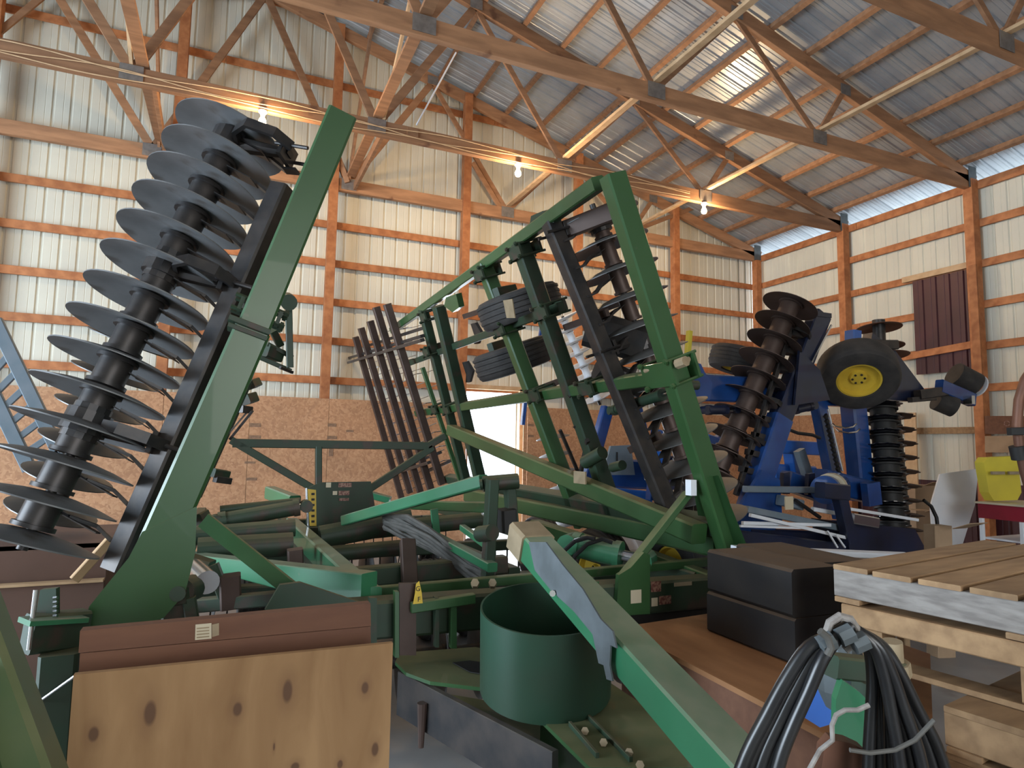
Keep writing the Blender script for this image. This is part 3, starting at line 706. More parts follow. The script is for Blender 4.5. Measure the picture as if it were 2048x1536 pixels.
# clamps and standards on the front tube
for (x0, x1, yt, yb, mm) in ((736, 750, 1192, 1298, 'darkgreen'), (786, 794, 1180, 1310, 'green'), (797, 830, 1165, 1308, 'brownsteel'), (866, 873, 1192, 1290, 'darkgreen'), (897, 908, 1198, 1292, 'green'), (1182, 1190, 1160, 1240, 'green'), (1172, 1180, 1152, 1200, 'darkgreen')):
    put('clamp_plate', MB().plate([onY(x0, yb, 2.90), onY(x1, yb, 2.90), onY(x1, yt, 2.90), onY(x0, yt, 2.90)], .04 if mm != 'brownsteel' else .02, (0, -1, 0)), mm, cf)
bm('clamp_tube', 'green', cf, onY(822, 1215, 2.86), onY(948, 1196, 2.86), .04, .045)
bm('standard', 'brownsteel', cf, onY(815, 1082, 3.9), onY(820, 1175, 3.7), .06, .09, up=(1, 0, 0))
bm('standard', 'brownsteel', cf, at(590, 1098, 3.9), at(592, 1150, 3.9), .08, .09, up=(1, 0, 0))
bm('standard', 'brownsteel', cf, at(460, 1150, 2.9), at(462, 1215, 2.9), .08, .09, up=(1, 0, 0))
put('letter_plate', MB().plate([onY(x, y, 2.84) for x, y in ((832, 1168), (838, 1162), (843, 1185), (845, 1206), (826, 1208), (830, 1186))], .004, (0, -1, 0)), 'yellow', cf)
def text(body, p, size, par, mt='black', rot=None):
    cu = bpy.data.curves.new('lettering', 'FONT'); cu.body = body; cu.size = size; cu.extrude = .0008; cu.align_x = 'CENTER'; cu.align_y = 'CENTER'
    o = bpy.data.objects.new('lettering_source', cu); me = bpy.data.meshes.new_from_object(o); bpy.data.objects.remove(o); bpy.data.curves.remove(cu)
    me.materials.clear(); me.materials.append(M[mt]); me.name = 'lettering'
    return inst('lettering', me, p, rot or Matrix.Rotation(math.radians(90), 3, 'X'), par)
text('G', onY(836, 1178, 2.833), .03, cf); text('F', onY(838, 1199, 2.833), .03, cf)
# hydraulic cylinder and its hoses, centre right
cylinder_ram(cf, at(1150, 1090, 4.1), at(1290, 1120, 3.9), .075, 'green2', rod=.35)
hz = MB()
for pts in (((1118, 1130), (1130, 1100), (1150, 1082), (1175, 1075), (1190, 1078)), ((1140, 1140), (1150, 1112), (1175, 1088), (1205, 1078), (1225, 1085)), ((1110, 1145), (1112, 1120), (1125, 1110))):
    hz.tube([at(x, y, 4.0-.02*i) for i, (x, y) in enumerate(pts)], .014, 8)
put('hydraulic_hose', hz, 'hose', cf, smooth=True)
tyre(cf, at(1200, 1145, 4.9), (1, .05, 0), .33, .22, name='centre_wheel'); tyre(cf, at(1360, 1135, 4.5), (1, .05, 0), .30, .22, name='centre_wheel')
for xw in (.25, .62, 1.75, 2.12): tyre(cf, (xw, 5.75, .345), (1, 0, 0), .345, .24, name='transport_wheel')
for xw in (.05, 2.35): bm('stand_leg', 'darkgreen', cf, (xw, 3.02, .98), (xw, 3.02, 0), .08, .08, up=(0, 1, 0))
tyre(cf, at(1080, 1100, 6.4), (1, .05, 0), .33, .22, name='centre_wheel')
bn = MB(); random.seed(3)
for k in range(13):
    o = k-6; pts = []
    for i, (x, y) in enumerate(((770, 1040), (815, 1058), (862, 1082), (905, 1108), (945, 1132), (985, 1158))):
        pts.append(at(x+random.uniform(-3, 3), y+o*(3.2 if 0 < i < 5 else 1.6)+random.uniform(-3, 3)-8*math.sin(i*1.1+k), 4.6-i*.2+random.uniform(-.03, .03)))
    q = []
    for i in range(len(pts)-1):
        for t in (0, .5): q.append(pts[i].lerp(pts[i+1], t))
    bn.tube(q+[pts[-1]], .016, 7)
put('hose_bundle', bn, 'oldhose', cf, smooth=True, kind='stuff')
# centre gangs under the frame
gang(H, (-.15, 4.15, .42), (2.55, 3.85, .42), 12, ME['blade_s'], .27, (-.2, 4.15, .86), (2.6, 3.85, .86), 'darkgreen', hangers=(.2, .8), scraper=False, label='front row of blades under the centre frame')
gang(H, (-.1, 6.6, .42), (2.5, 6.9, .42), 12, ME['blade_s'], .27, (-.1, 6.6, .86), (2.5, 6.9, .86), 'darkgreen', hangers=(.2, .8), scraper=False, dish=-1, label='rear row of blades under the centre frame')
tn = MB()
for i in range(26):
    x = -.3+i*.115; tn.strap([(x, 7.9, .75), (x+.02, 7.95, .5), (x, 8.0, .25)], .012, .012, (0, 1, 0)); tn.strap([(x, 5.4, .8), (x+.01, 5.42, .5), (x, 5.45, .3)], .012, .012, (0, 1, 0))
put('spring_tines', tn, 'steel', cf, kind='stuff')
bm('frame_beam', 'darkgreen', cf, (-.3, 7.9, .8), (2.7, 7.9, .8), .09, .09)
bm('frame_beam', 'darkgreen', cf, (-.3, 5.4, .85), (2.7, 5.4, .85), .09, .09)
for x in (-.25, 2.6): bm('side_beam', 'darkgreen', cf, (x, 3.1, .95), (x, 8.3, .9), .1, .13)
for x in (.6, 1.75): bm('side_beam', 'darkgreen', cf, (x, 3.9, .9), (x, 8.0, .85), .08, .1)
# left hinge hardware
lh = empty('left_hinge', at(330, 1200, 2.6), H)
put('hinge_pin', MB().cyl(at(388, 1140, 2.95), at(415, 1165, 2.75), .05, n=18), 'chrome', lh, smooth=True)
put('hinge_pin', MB().cyl(at(360, 1185, 2.6), at(385, 1175, 2.75), .055, n=18).cyl(at(355, 1188, 2.55), at(360, 1185, 2.6), .03), 'darkgreen', lh, smooth=True)
for (x0, y0, x1, y1, d, w_) in ((320, 1225, 330, 1195, 2.6, .05), (325, 1200, 378, 1190, 2.6, .06), (378, 1195, 385, 1240, 2.6, .05), (350, 1195, 352, 1240, 2.62, .10), (372, 1140, 362, 1185, 2.75, .03), (425, 1130, 450, 1195, 2.9, .05), (400, 1210, 560, 1195, 2.9, .06), (355, 1120, 420, 1140, 3.2, .09)):
    bm('hinge_link', 'darkgreen', lh, at(x0, y0, d), at(x1, y1, d), w_, w_)
bm('pivot_block', 'darkgreen', lh, at(55, 1268, 2.25), at(168, 1255, 2.4), .09, .13)
bm('pivot_cap', 'green2', lh, at(48, 1243, 2.2), at(165, 1236, 2.35), .10, .018)
put('pivot_tab', MB().plate([at(x, y, 2.3) for x, y in ((70, 1240), (80, 1180), (112, 1177), (112, 1240))], .02), 'darkgreen', lh)
sp = MB()
for k in range(5): sp.cyl(at(107, 1196+k*9, 2.27), at(115, 1195+k*9, 2.27), .006, n=6)
put('adjusting_screw', sp, 'chrome', lh)
sp_ = at(125, 1300, 2.3)
bm('support_post', 'darkgreen', lh, sp_, V((sp_.x, sp_.y, 0)), .14, .12, up=(1, 0, 0))
put('pivot_rod', MB().cyl(at(58, 1300, 2.2), at(72, 1180, 2.25), .008).cyl(at(76, 1405, 2.2), at(150, 1352, 2.2), .005), 'chrome', lh)

# ---------------- tongue, hitch plates and the round tub
tg = empty('hitch_tongue', at(1200, 1300, 2.3), H)
t0, t1 = at(1062, 1086, 2.8), at(1502, 1568, 1.6)
bm('tongue_tube', 'green2', tg, t0, t1, .135, .115, ch=.008)
dd = (t1-t0).normalized()
bm('end_cap', 'beige', tg, t0-dd*.08, t0+dd*.06, .155, .13)
side = dd.cross(V((0, 0, 1))).normalized()
gp = [(1060, 1084), (1094, 1084), (1128, 1130), (1168, 1178), (1204, 1238), (1228, 1262), (1236, 1296), (1224, 1290), (1222, 1330), (1228, 1362), (1216, 1358), (1210, 1330), (1200, 1326), (1188, 1268), (1150, 1222), (1104, 1180), (1072, 1140)]
pl_n = side.normalized(); pl_p = t0+side*.085
put('guard_strip', MB().plate([onP(x, y, pl_n, pl_p) for x, y in gp], .006, pl_n), 'greystrip', tg)
put('guard_bolt', MB().cyl(onP(1105, 1187, pl_n, pl_p), onP(1105, 1187, pl_n, pl_p+pl_n*.02), .012, n=8), 'chrome', tg)
bm('parking_leg', 'darkgreen', tg, t1-dd*.06, V((t1.x, t1.y, 0)), .07, .07, up=(0, 1, 0))
# drawbar plates below
ZP = .72
put('hitch_plate', MB().plate([onZ(x, y, ZP) for x, y in ((790, 1330), (800, 1312), (950, 1300), (1180, 1345), (1290, 1420), (1420, 1545), (1180, 1545), (1060, 1425), (960, 1382), (860, 1370), (812, 1352))], .015, (0, 0, 1)), 'green', tg)
put('hitch_plate', MB().plate([onZ(x, y, ZP-.22) for x, y in ((800, 1418), (820, 1405), (900, 1395), (1050, 1420), (1100, 1470), (1180, 1560), (1080, 1540), (1000, 1490), (900, 1450), (830, 1438))], .015, (0, 0, 1)), 'green', tg)
bm('drawbar_web', 'steel', tg, onZ(800, 1385, ZP-.1), onZ(1110, 1560, ZP-.1), .03, .19)
bm('drawbar_web', 'green', tg, onZ(1090, 1440, ZP-.1), onZ(1215, 1600, ZP-.12), .04, .20)
put('hitch_slot', MB().plate([onZ(x, y, ZP+.019) for x, y in ((905, 1326), (940, 1322), (990, 1330), (985, 1352), (940, 1345))], .003, (0, 0, 1)), 'black', tg)
for (a, b) in (((1140, 1448), (1195, 1512)), ((1175, 1432), (1262, 1520))): bm('plate_rib', 'darkgreen', tg, onZ(*a, ZP+.022), onZ(*b, ZP+.022), .012, .02)
for (x, y) in ((1207, 1485), (1258, 1505), (1170, 1462), (1280, 1530)): put('bolt', MB().cyl(onZ(x, y, ZP+.01), onZ(x, y, ZP+.03), .014, n=6), 'beige', tg)
put('drop_pin', MB().cyl(onZ(843, 1455, .55)+V((0, 0, .1)), onZ(843, 1455, .55)-V((0, 0, .08)), .022, .012, n=10), 'brownsteel', tg)
# round tub: open rolled-steel ring
cbm = onZ(1090, 1374, ZP+.05); R_ = .265; ht = .335
tb = MB().lathe(cbm, (-.07, -.14, 1), [(R_-.008, .0), (R_, .0), (R_, ht), (R_-.008, ht)], 56)
tub = empty('round_steel_tub', cbm, label='round green open steel tub standing on the hitch plates', cat='tub')
put('ring', tb, 'tubgreen', tub, smooth=True)
put('bottom', MB().cyl(cbm, cbm+V((-.0004, -.0008, .006)), R_-.008, n=48), 'tubgreen', tub)
put('loose_rag', MB().lathe(cbm+V((.05, .08, .03)), (.2, .1, 1), [(.001, .06), (.05, .05), (.09, .02), (.10, 0), (0.001, 0)], 12), 'card', tub, label='crumpled brown rag')
# ================================================================== wooden things in the foreground, left
def plank_box(name, label, cat, **k): return empty(name, k.pop('loc'), label=label, cat=cat, **k)
# knotty plywood: growth knots are part of the print of the veneer
def knot_ply(knots, rx):
    mt = bpy.data.materials.new('knotty_plywood'); mt.use_nodes = True; n = mt.node_tree; b = n.nodes['Principled BSDF']; L = n.links.new
    tc = n.nodes.new('ShaderNodeTexCoord'); mp = n.nodes.new('ShaderNodeMapping'); mp.inputs['Scale'].default_value = (5, 5, 1.3); L(tc.outputs['Object'], mp.inputs[0])
    nz = n.nodes.new('ShaderNodeTexNoise'); nz.inputs['Scale'].default_value = 1.7; nz.inputs['Detail'].default_value = 5; nz.inputs['Distortion'].default_value = .8; L(mp.outputs[0], nz.inputs[0])
    rp = n.nodes.new('ShaderNodeValToRGB'); rp.color_ramp.elements[0].position = .3; rp.color_ramp.elements[1].position = .7
    rp.color_ramp.elements[0].color = (.24, .125, .047, 1); rp.color_ramp.elements[1].color = (.37, .215, .095, 1); L(nz.outputs[0], rp.inputs[0]); cur = rp.outputs[0]
    for (c, a, h) in knots:
        m1 = n.nodes.new('ShaderNodeVectorMath'); m1.operation = 'SUBTRACT'; L(tc.outputs['Object'], m1.inputs[0]); m1.inputs[1].default_value = c
        m2 = n.nodes.new('ShaderNodeVectorMath'); m2.operation = 'MULTIPLY'; L(m1.outputs[0], m2.inputs[0]); m2.inputs[1].default_value = (1/a, 0, 1/h)
        m3 = n.nodes.new('ShaderNodeVectorMath'); m3.operation = 'LENGTH'; L(m2.outputs[0], m3.inputs[0])
        for lo, hi, amt, col in ((.75, 1.15, .92, (.06, .025, .012, 1)), (1.0, 2.8, .4, (.16, .075, .03, 1))):
            mr = n.nodes.new('ShaderNodeMapRange'); mr.inputs[1].default_value = lo; mr.inputs[2].default_value = hi; mr.inputs[3].default_value = amt; mr.inputs[4].default_value = 0
            L(m3.outputs['Value'], mr.inputs[0]); mx = n.nodes.new('ShaderNodeMix'); mx.data_type = 'RGBA'; L(mr.outputs[0], mx.inputs[0]); L(cur, mx.inputs[6]); mx.inputs[7].default_value = col; cur = mx.outputs[2]
    L(cur, b.inputs['Base Color']); b.inputs['Roughness'].default_value = .7; return mt
YC = 1.9
a, b = onY(147, 1350, YC), onY(786, 1286, YC)
c0 = V(((a.x+b.x)/2, YC, (a.z+b.z)/4+.02))
kn = []
for (x, y, rx, rz) in ((300, 1428, 11, 24), (475, 1420, 9, 14), (575, 1384, 10, 24), (730, 1377, 8, 13), (187, 1470, 9, 14), (750, 1500, 8, 15), (590, 1535, 9, 9), (680, 1530, 6, 9), (548, 1495, 2, 8)):
    q = onY(x, y, YC)-c0; kn.append((tuple(q), rx*1.6/1280, rz*1.6/1280))
cr = plank_box('plywood_crate', 'open wooden crate with a knotty light plywood front, nearest the camera', 'crate', loc=(c0.x, 2.1, 0))
M['knot'] = knot_ply(kn, 1)
put('front_panel', MB().plate([(a.x, YC, .04), (b.x, YC, .04), (b.x, YC, b.z), (a.x, YC, a.z)], .018, (0, 1, 0)), 'knot', cr)
for (y0, y1, y2, y3) in ((1262, 1207, 1306, 1252), (1307, 1253, 1355, 1292)):
    put('back_board', MB().plate([onY(x, y, 2.05) for x, y in ((157, y2), (742, y3), (741, y1), (160, y0))], .04, (0, 1, 0)), 'oldwood', cr)
e0, e1 = onY(157, 1300, 2.05), onY(742, 1252, 2.05)
put('back_panel', MB().plate([(e0.x, 2.07, .04), (e1.x, 2.07, .04), (e1.x, 2.07, e1.z-.02), (e0.x, 2.07, e0.z-.06)], .015, (0, 1, 0)), 'oldwood', cr)
put('side_panel', MB().box((a.x+.03, 2.0, .42), .018, .13, .72), 'oldwood', cr)
put('side_panel', MB().box((b.x-.06, 2.0, .42), .018, .13, .72), 'oldwood', cr)
for X in (a.x+.06, b.x-.09): put('corner_post', MB().beam((X, 1.95, .02), (X, 1.95, .85), .05, .05, up=(0, 1, 0)), 'oldwood', cr)
put('paper_sticker', MB().plate([onY(x, y, 2.047) for x, y in ((390, 1280), (423, 1277), (423, 1246), (391, 1249))], .001, (0, -1, 0)), 'decalw', cr, label='small white paper sticker')
st = MB()
for k in range(4): st.box(onY(406, 1256+k*6, 2.0455), .032, .0008, .0035)
put('sticker_lines', st, 'beige', cr)
put('paper_sticker', MB().plate([onY(x, y, 2.047) for x, y in ((424, 1274), (438, 1270), (438, 1246), (424, 1249))], .001, (0, -1, 0)), 'beige', cr)
rg = at(275, 1244, 2.15)
# big reddish crate behind the left wing
bc = plank_box('red_brown_crate', 'large reddish brown wooden crate behind the left wing of the green harrow', 'crate', loc=(-1.6, 4.9, 0))
p, q = onY(-60, 1098, 4.6), onY(216, 1086, 4.6)
M['redwood'] = mat('red_brown_board', (.16, .085, .06), .7, col2=(.12, .065, .045), scale=2.5, bump=.1)
put('top_board', MB().plate([(p.x, 4.6, p.z-.21), (q.x, 4.6, p.z-.21), (q.x, 4.6, p.z), (p.x, 4.6, p.z)], .04, (0, 1, 0)), 'redwood', bc)
put('front_panel', MB().plate([(p.x, 4.55, .03), (q.x, 4.55, .03), (q.x, 4.55, p.z-.22), (p.x, 4.55, p.z-.22)], .03, (0, 1, 0)), 'redwood', bc)
put('top_rail', MB().box(((p.x+q.x)/2, 4.55, p.z-.205), q.x-p.x, .06, .015), 'lath', bc)
put('lid', MB().box(((p.x+q.x)/2, 5.1, p.z-.01), q.x-p.x, 1.0, .02), 'redwood', bc)
put('side_panel', MB().box((q.x-.02, 5.1, p.z/2), .03, .95, p.z-.05), 'redwood', bc)
props(put('wooden_stake', MB().beam(onY(148, 1160, 4.45), onY(222, 1078, 4.5), .05, .05), 'lath'), 'pale wooden stake leaning on the reddish brown crate', 'stick')
# green beam of another implement, bottom left corner
gb = empty('implement_drawbar', at(30, 1400, 1.15), label='green steel drawbar crossing the bottom left corner', cat='farm machine')
g0, g1 = at(-95, 1190, 1.25), at(45, 1600, 1.05); gd = (g1-g0).normalized()
g0 = g0-gd*.35; g1 = g1+gd*((g1.z-.06)/-gd.z)
bm('drawbar_tube', 'green', gb, g0, g1, .12, .10, up=(0, -1, .2))
bm('stand_leg', 'darkgreen', gb, g0+gd*.06, V((g0.x-.05, g0.y, 0)), .08, .08, up=(0, 1, 0))
bm('drawbar_flange', 'green', gb, at(-60, 1330, 1.12), at(-5, 1580, 1.0), .012, .05, up=(0, -1, .2))
# grey rack with blue-grey rungs, far left
M['bluegrey'] = mat('blue_grey_steel', (.15, .20, .24), .5, .2, col2=(.2, .24, .28), scale=6)
fr = empty('folded_rack', onY(60, 800, 6.5), label='blue-grey ladder-like steel rack leaning at the far left', cat='rack')
for (x0, y0, x1, y1) in ((-10, 640, 118, 905), (-55, 700, 60, 940)): bm('rack_rail', 'bluegrey', fr, onY(x0, y0, 6.5), onY(x1, y1, 6.5), .06, .10)
for k in range(9):
    t = k/8; bm('rack_rung', 'bluegrey', fr, onY(-10+128*t, 640+265*t, 6.5), onY(-55+115*t, 700+240*t, 6.5), .04, .05)
bm('rack_foot', 'bluegrey', fr, onY(118, 905, 6.5), V((onY(125, 920, 6.5).x, 6.5, 0)), .08, .08)
bm('rack_foot', 'bluegrey', fr, onY(-55, 940, 6.5), V((onY(-60, 920, 6.5).x, 6.5, 0)), .08, .08)
bm('rack_spreader', 'bluegrey', fr, onY(60, 940, 6.5), onY(118, 905, 6.5), .06, .06)
# ================================================================== right foreground: box, timbers, pallets, hoses
pb = plank_box('plywood_box', 'long low orange-brown plywood box under the black timber', 'crate', loc=(1.8, 2.0, 0))
M['plyo'] = mat('orange_plywood', (.36, .17, .07), .65, col2=(.26, .115, .045), scale=2.2, stretch=(4, 1, 1), bump=.12, spots=((.25, .10, .04), 3, .64))
tp = [V((1.73, 2.64, .9)), V((2.85, 2.74, .9)), V((2.75, 1.84, .9)), V((1.67, 1.12, .9))]
put('top_panel', MB().plate(tp, -.02, (0, 0, 1)), 'plyo', pb)
for i, nm in ((3, 'side_panel'), (2, 'front_panel'), (0, 'back_panel'), (1, 'side_panel')):
    p, q = tp[i], tp[(i+1) % 4]; c = sum(tp, V((0, 0, 0)))/4
    p2, q2 = p+(c-p)*.015, q+(c-q)*.015
    put(nm, MB().plate([V((p2.x, p2.y, .02)), V((q2.x, q2.y, .02)), V((q2.x, q2.y, .878)), V((p2.x, p2.y, .878))], .018, (c-(p+q)/2)*V((1, 1, 0)).length if False else V((c-(p+q)/2).to_tuple())*1), 'oldwood', pb)
props(put('timber_block', MB().beam((2.215, 1.93, .991), (2.215, 2.44, .991), .268, .18, ch=.010), 'darkwood'), 'lower of the two black tarred timber blocks on the plywood box', 'timber')
props(put('timber_block', MB().beam((2.21, 1.93, 1.178), (2.225, 2.44, 1.178), .27, .188, ch=.012), 'darkwood'), 'upper of the two black tarred timber blocks, dusty brown on top', 'timber')
props(put('timber_block', MB().beam((2.58, 2.10, 1.074), (2.63, 2.66, 1.074), .30, .345, ch=.012), 'darkwood'), 'dark weathered timber block lying behind the black one', 'timber')
# pallets
A2, B2 = V((.17, -.985, 0)).normalized(), V((.985, .17, 0)).normalized()
def pallet(o, wd, ln, lab, top='palletw', face='greywood', nb=7, topgap=.022, zt=1.33, sh=.095, seed=1):
    random.seed(seed); r = empty('pallet', V(o)+A2*(wd/2)+B2*(ln/2)-V((0, 0, .14)), label=lab, cat='pallet', group='stacked wooden pallets')
    o = V(o); bw_ = (wd-topgap*(nb-1))/nb
    for i in range(nb):
        s0 = o+A2*(i*(bw_+topgap)+bw_/2); L = ln*random.uniform(.985, 1.0)
        put('deck_board', MB().beam(s0+V((0, 0, -.009))+B2*random.uniform(-.008, .008), s0+B2*L+V((0, 0, -.009)), bw_, .018, ch=.002), top, r)
    for j, f in enumerate((.02, .5, .98)):
        c = o+B2*(ln*f)-V((0, 0, .018+sh/2))
        put('stringer', MB().beam(c+A2*.0, c+A2*wd, .038, sh, ch=.003), face if j == 0 else 'palletw', r)
    for i in (0, .5, 1):
        s0 = o+A2*(.05+(wd-.1)*i)-V((0, 0, .018+sh+.009)); put('bottom_board', MB().beam(s0, s0+B2*ln, .09, .018, ch=.002), top, r)
    return r
zt = 1.33
o0 = V((2.06, 1.73, zt))
pallet(o0, 1.15, 1.33, 'top pallet of the stack with a grey weathered side board', nb=8)
# second pallet lies crosswise: long pale edge board, blocks and a void below it
p2 = empty('pallet', o0+A2*.55+B2*.6-V((0, 0, .3)), label='second pallet from the top, its pale edge board and blocks under the grey one', cat='pallet', group='stacked wooden pallets')
z2 = zt-.134
q0 = V((2.075, 1.70, z2))
put('edge_board', MB().beam(q0-V((0, 0, .035)), q0+A2*1.2-V((0, 0, .035)), .03, .07, ch=.004), 'palletw', p2)
for i in range(7): put('deck_board', MB().beam(q0+B2*(.06+.18*i)-V((0, 0, .010)), q0+B2*(.06+.18*i)+A2*1.2-V((0, 0, .010)), .10, .018, ch=.002), 'palletw', p2)
for i in (0, .5, 1):
    for j in (.05, .58, 1.1):
        c_ = q0+A2*(.07+1.03*i)+B2*j-V((0, 0, .125)); put('block', MB().beam(c_-A2*.06, c_+A2*.06, .09, .108 if j > .1 else .106, ch=.004), 'palletw', p2)
for j in (.05, .58, 1.1): put('bottom_board', MB().beam(q0+B2*j-V((0, 0, .189)), q0+B2*j+A2*1.2-V((0, 0, .189)), .10, .018, ch=.002), 'palletw', p2)
z0 = z2-.20
random.seed(4)
labs = ['third pallet down, its wide boards sticking out toward the camera', 'fourth pallet down the stack', 'fifth pallet down the stack, mostly hidden', 'sixth pallet down the stack, mostly hidden', 'seventh pallet down, low and mostly hidden', 'eighth pallet down, low and mostly hidden', 'lowest pallet of the stack, on the wooden base']
n = int(z0/.1315)
for k in range(n):
    pallet(V((1.99, 1.30, z0-.1315*k)), 1.1, 1.25, labs[min(k, 6)], face='palletw', nb=5, seed=5+k)
rem = z0-.1315*n
props(put('base_boards', MB().box((2.75, .85, rem/2), 1.1, .9, rem-.002), 'palletw'), 'low wooden base under the pallet stack', 'boards')
wp = empty('white_plank', at(1640, 1092, 3.7), label='pale cream planks lying behind the dark timbers', cat='plank')
put('plank', MB().beam(at(1470, 1098, 3.55), at(1820, 1112, 3.7), .10, .03), 'white', wp)
for (x, dd_) in ((1485, 3.56), (1800, 3.69)):
    p = at(x, 1100, dd_); bm('trestle_leg', 'lath', wp, p-V((0, 0, .03)), V((p.x, p.y, 0)), .05, .05)
# hitch jack with the bundle of hydraulic hoses hung over it
hj = empty('hitch_jack', at(1710, 1450, 1.35), label='green hitch jack stand under the black hoses', cat='jack')
put('jack_plate', MB().plate([at(x, y, 1.42) for x, y in ((1685, 1360), (1720, 1385), (1735, 1400), (1728, 1500), (1670, 1500), (1672, 1400))], .02), 'green2', hj)
bm('jack_post', 'darkgreen', hj, at(1745, 1360, 1.5), at(1742, 1620, 1.5), .07, .07, up=(0, 1, 0))
bm('jack_arm', 'darkgreen', hj, at(1660, 1330, 1.45), at(1800, 1345, 1.5), .05, .05)
bm('jack_base', 'green', hj, V((at(1745, 1400, 1.5).x, at(1745, 1400, 1.5).y, .9)), V((at(1745, 1400, 1.5).x, at(1745, 1400, 1.5).y, 0)), .09, .09)
put('jack_screw', MB().cyl(at(1788, 1345, 1.5), at(1784, 1282, 1.5), .022, n=14), 'beige', hj, smooth=True)
put('jack_nut', MB().cyl(at(1792, 1350, 1.5), at(1788, 1325, 1.5), .034, n=8), 'beige', hj)
put('rusty_bracket', MB().plate([at(x, y, 1.3) for x, y in ((1648, 1500), (1665, 1480), (1700, 1486), (1730, 1500), (1725, 1560), (1640, 1560))], .03), 'rust', hj)
props(put('grey_bag', MB().lathe(at(1680, 1345, 1.6), (0, 0, 1), [(.001, -.09), (.035, -.085), (.055, -.04), (.06, .02), (.05, .07), (.02, .09), (.001, .09)], 10, False), 'greystrip'), 'small crumpled grey bag hanging behind the hoses', 'bag')
props(put('blue_cloth', MB().plate([at(x, y, 1.75) for x, y in ((1580, 1390), (1610, 1365), (1668, 1385), (1690, 1440), (1640, 1455), (1585, 1420))], .03), 'bluel'), 'bright blue cloth lying beside the hoses', 'cloth')
hs = empty('hydraulic_hoses', at(1690, 1270, 1.25), label='bundle of black hydraulic hoses hung over the hitch jack, tied with wire', cat='hoses')
random.seed(11)
def hpath(pts, off, jit, dep):
    out = []
    n = len(pts)
    for i, (x, y) in enumerate(pts):
        f = min(1, i/2)
        out.append(at(x+off[0]*f, y+off[1]*f, dep+off[2]*f))
    q = []
    P = [out[0]]+out+[out[-1]]
    for i in range(1, len(P)-2):
        p0, p1, p2, p3 = P[i-1:i+3]
        for t in (0, .25, .5, .75):
            q.append(.5*((2*p1)+(p2-p0)*t+(2*p0-5*p1+4*p2-p3)*t*t+(3*p1-p0-3*p2+p3)*t**3))
    q.append(out[-1]); return q
for k in range(7):
    o = (k-3)*13
    pts = [(1700, 1252), (1672+o*.1, 1268+abs(o)*.12), (1632+o*.35, 1305+o*.3), (1595+o*.55, 1370+o*.35), (1560+o*.7, 1440+o*.2), (1528+o*.9, 1510), (1500+o, 1600)]
    put('hose', MB().tube(hpath(pts, (0, 0, random.uniform(-.03, .03)), 0, 1.22), .0125, 10), 'hose', hs, smooth=True)
for k in range(8):
    f = k/7
    pts = [(1690, 1252), (1715+8*f, 1262+5*f), (1738+28*f, 1300-6*f), (1745+55*f, 1360-15*f), (1742+95*f, 1430-10*f), (1738+135*f, 1500-10*f), (1735+175*f, 1600)]
    put('hose', MB().tube(hpath(pts, (0, 0, random.uniform(-.03, .05)), 0, 1.24), .0115, 10), 'hose', hs, smooth=True)
put('tie_wire', MB().tube([at(x, y, 1.17) for x, y in ((1618, 1540), (1640, 1500), (1665, 1480), (1664, 1450), (1672, 1430), (1690, 1420), (1715, 1420), (1738, 1410))], .0045), 'greywood', hs, smooth=True)
put('tie_wire', MB().tube([at(x, y, 1.15) for x, y in ((1700, 1500), (1740, 1506), (1790, 1500), (1830, 1480), (1868, 1440))], .004), 'oldhose', hs, smooth=True)
for (x, y) in ((1652, 1285), (1690, 1270), (1718, 1285)):
    put('hose_fitting', MB().cyl(at(x-12, y+6, 1.2), at(x+14, y-6, 1.2), .018, n=8), 'greystrip', hs, smooth=True)
put('hook', MB().tube([at(x, y, 1.22) for x, y in ((1660, 1300), (1652, 1270), (1660, 1245), (1680, 1232), (1700, 1238), (1712, 1255), (1708, 1285), (1690, 1300))], .008), 'greywood', hs, smooth=True)
put('tie_band', MB().tube([at(x, y, 1.18) for x, y in ((1640, 1262), (1655, 1275), (1662, 1295), (1655, 1310))], .007), 'oldhose', hs, smooth=True)
# ================================================================== BLUE folding disc harrow
B = empty('disc_harrow', (5.6, 4.9, 0), label='blue folding disc harrow parked in the far right corner', cat='farm machine')
YB_ = 4.9
def b(x, y, o=0): return onY(x, y, YB_+o)
bl = empty('left_wing', b(1560, 850), B)
bm('wing_beam', 'navy', bl, b(1640, 630), b(1555, 850), .14, .22, up=(1, 0, .3)); bm('wing_beam', 'blue', bl, b(1560, 835), b(1480, 1075), .16, .24, up=(1, 0, .3))
put('beam_cap', MB().box(b(1636, 632), .22, .16, .05), 'navy', bl)
put('edge_strip', MB().beam(b(1663, 650, -.09), b(1622, 728, -.09), .012, .02), 'chrome', bl)
put('foot_plate', MB().plate([b(x, y, -.14) for x, y in ((1525, 940), (1560, 960), (1565, 1040), (1520, 1100), (1440, 1100), (1465, 1040))], .04, (0, 1, 0)), 'blue', bl)
put('corner_gusset', MB().plate([b(x, y, -.12) for x, y in ((1600, 700), (1640, 740), (1660, 800), (1590, 810))], .03, (0, 1, 0)), 'navy', bl)
gang(B, b(1583, 605, -.0), b(1435, 940, .2), 10, ME['blade_dark'], .285, b(1610, 650, .1), b(1508, 935, .1), 'steel', spoolr=.10, spoolmat='brownsteel', hangers=(.12, .55, .78), scraper=False, tubesz=.07, dish=-1, label='dark blades on the left blue wing')
for k in range(9): bm('ladder_rung', 'steel', bl, b(1580-12.5*k, 665+34*k), b(1606-12.5*k, 672+34*k), .05, .06)
bm('ladder_rail', 'steel', bl, b(1582, 655), b(1472, 990), .05, .05)
bm('wing_arm', 'blue', bl, b(1375, 775, .3), b(1700, 790, .2), .16, .27)
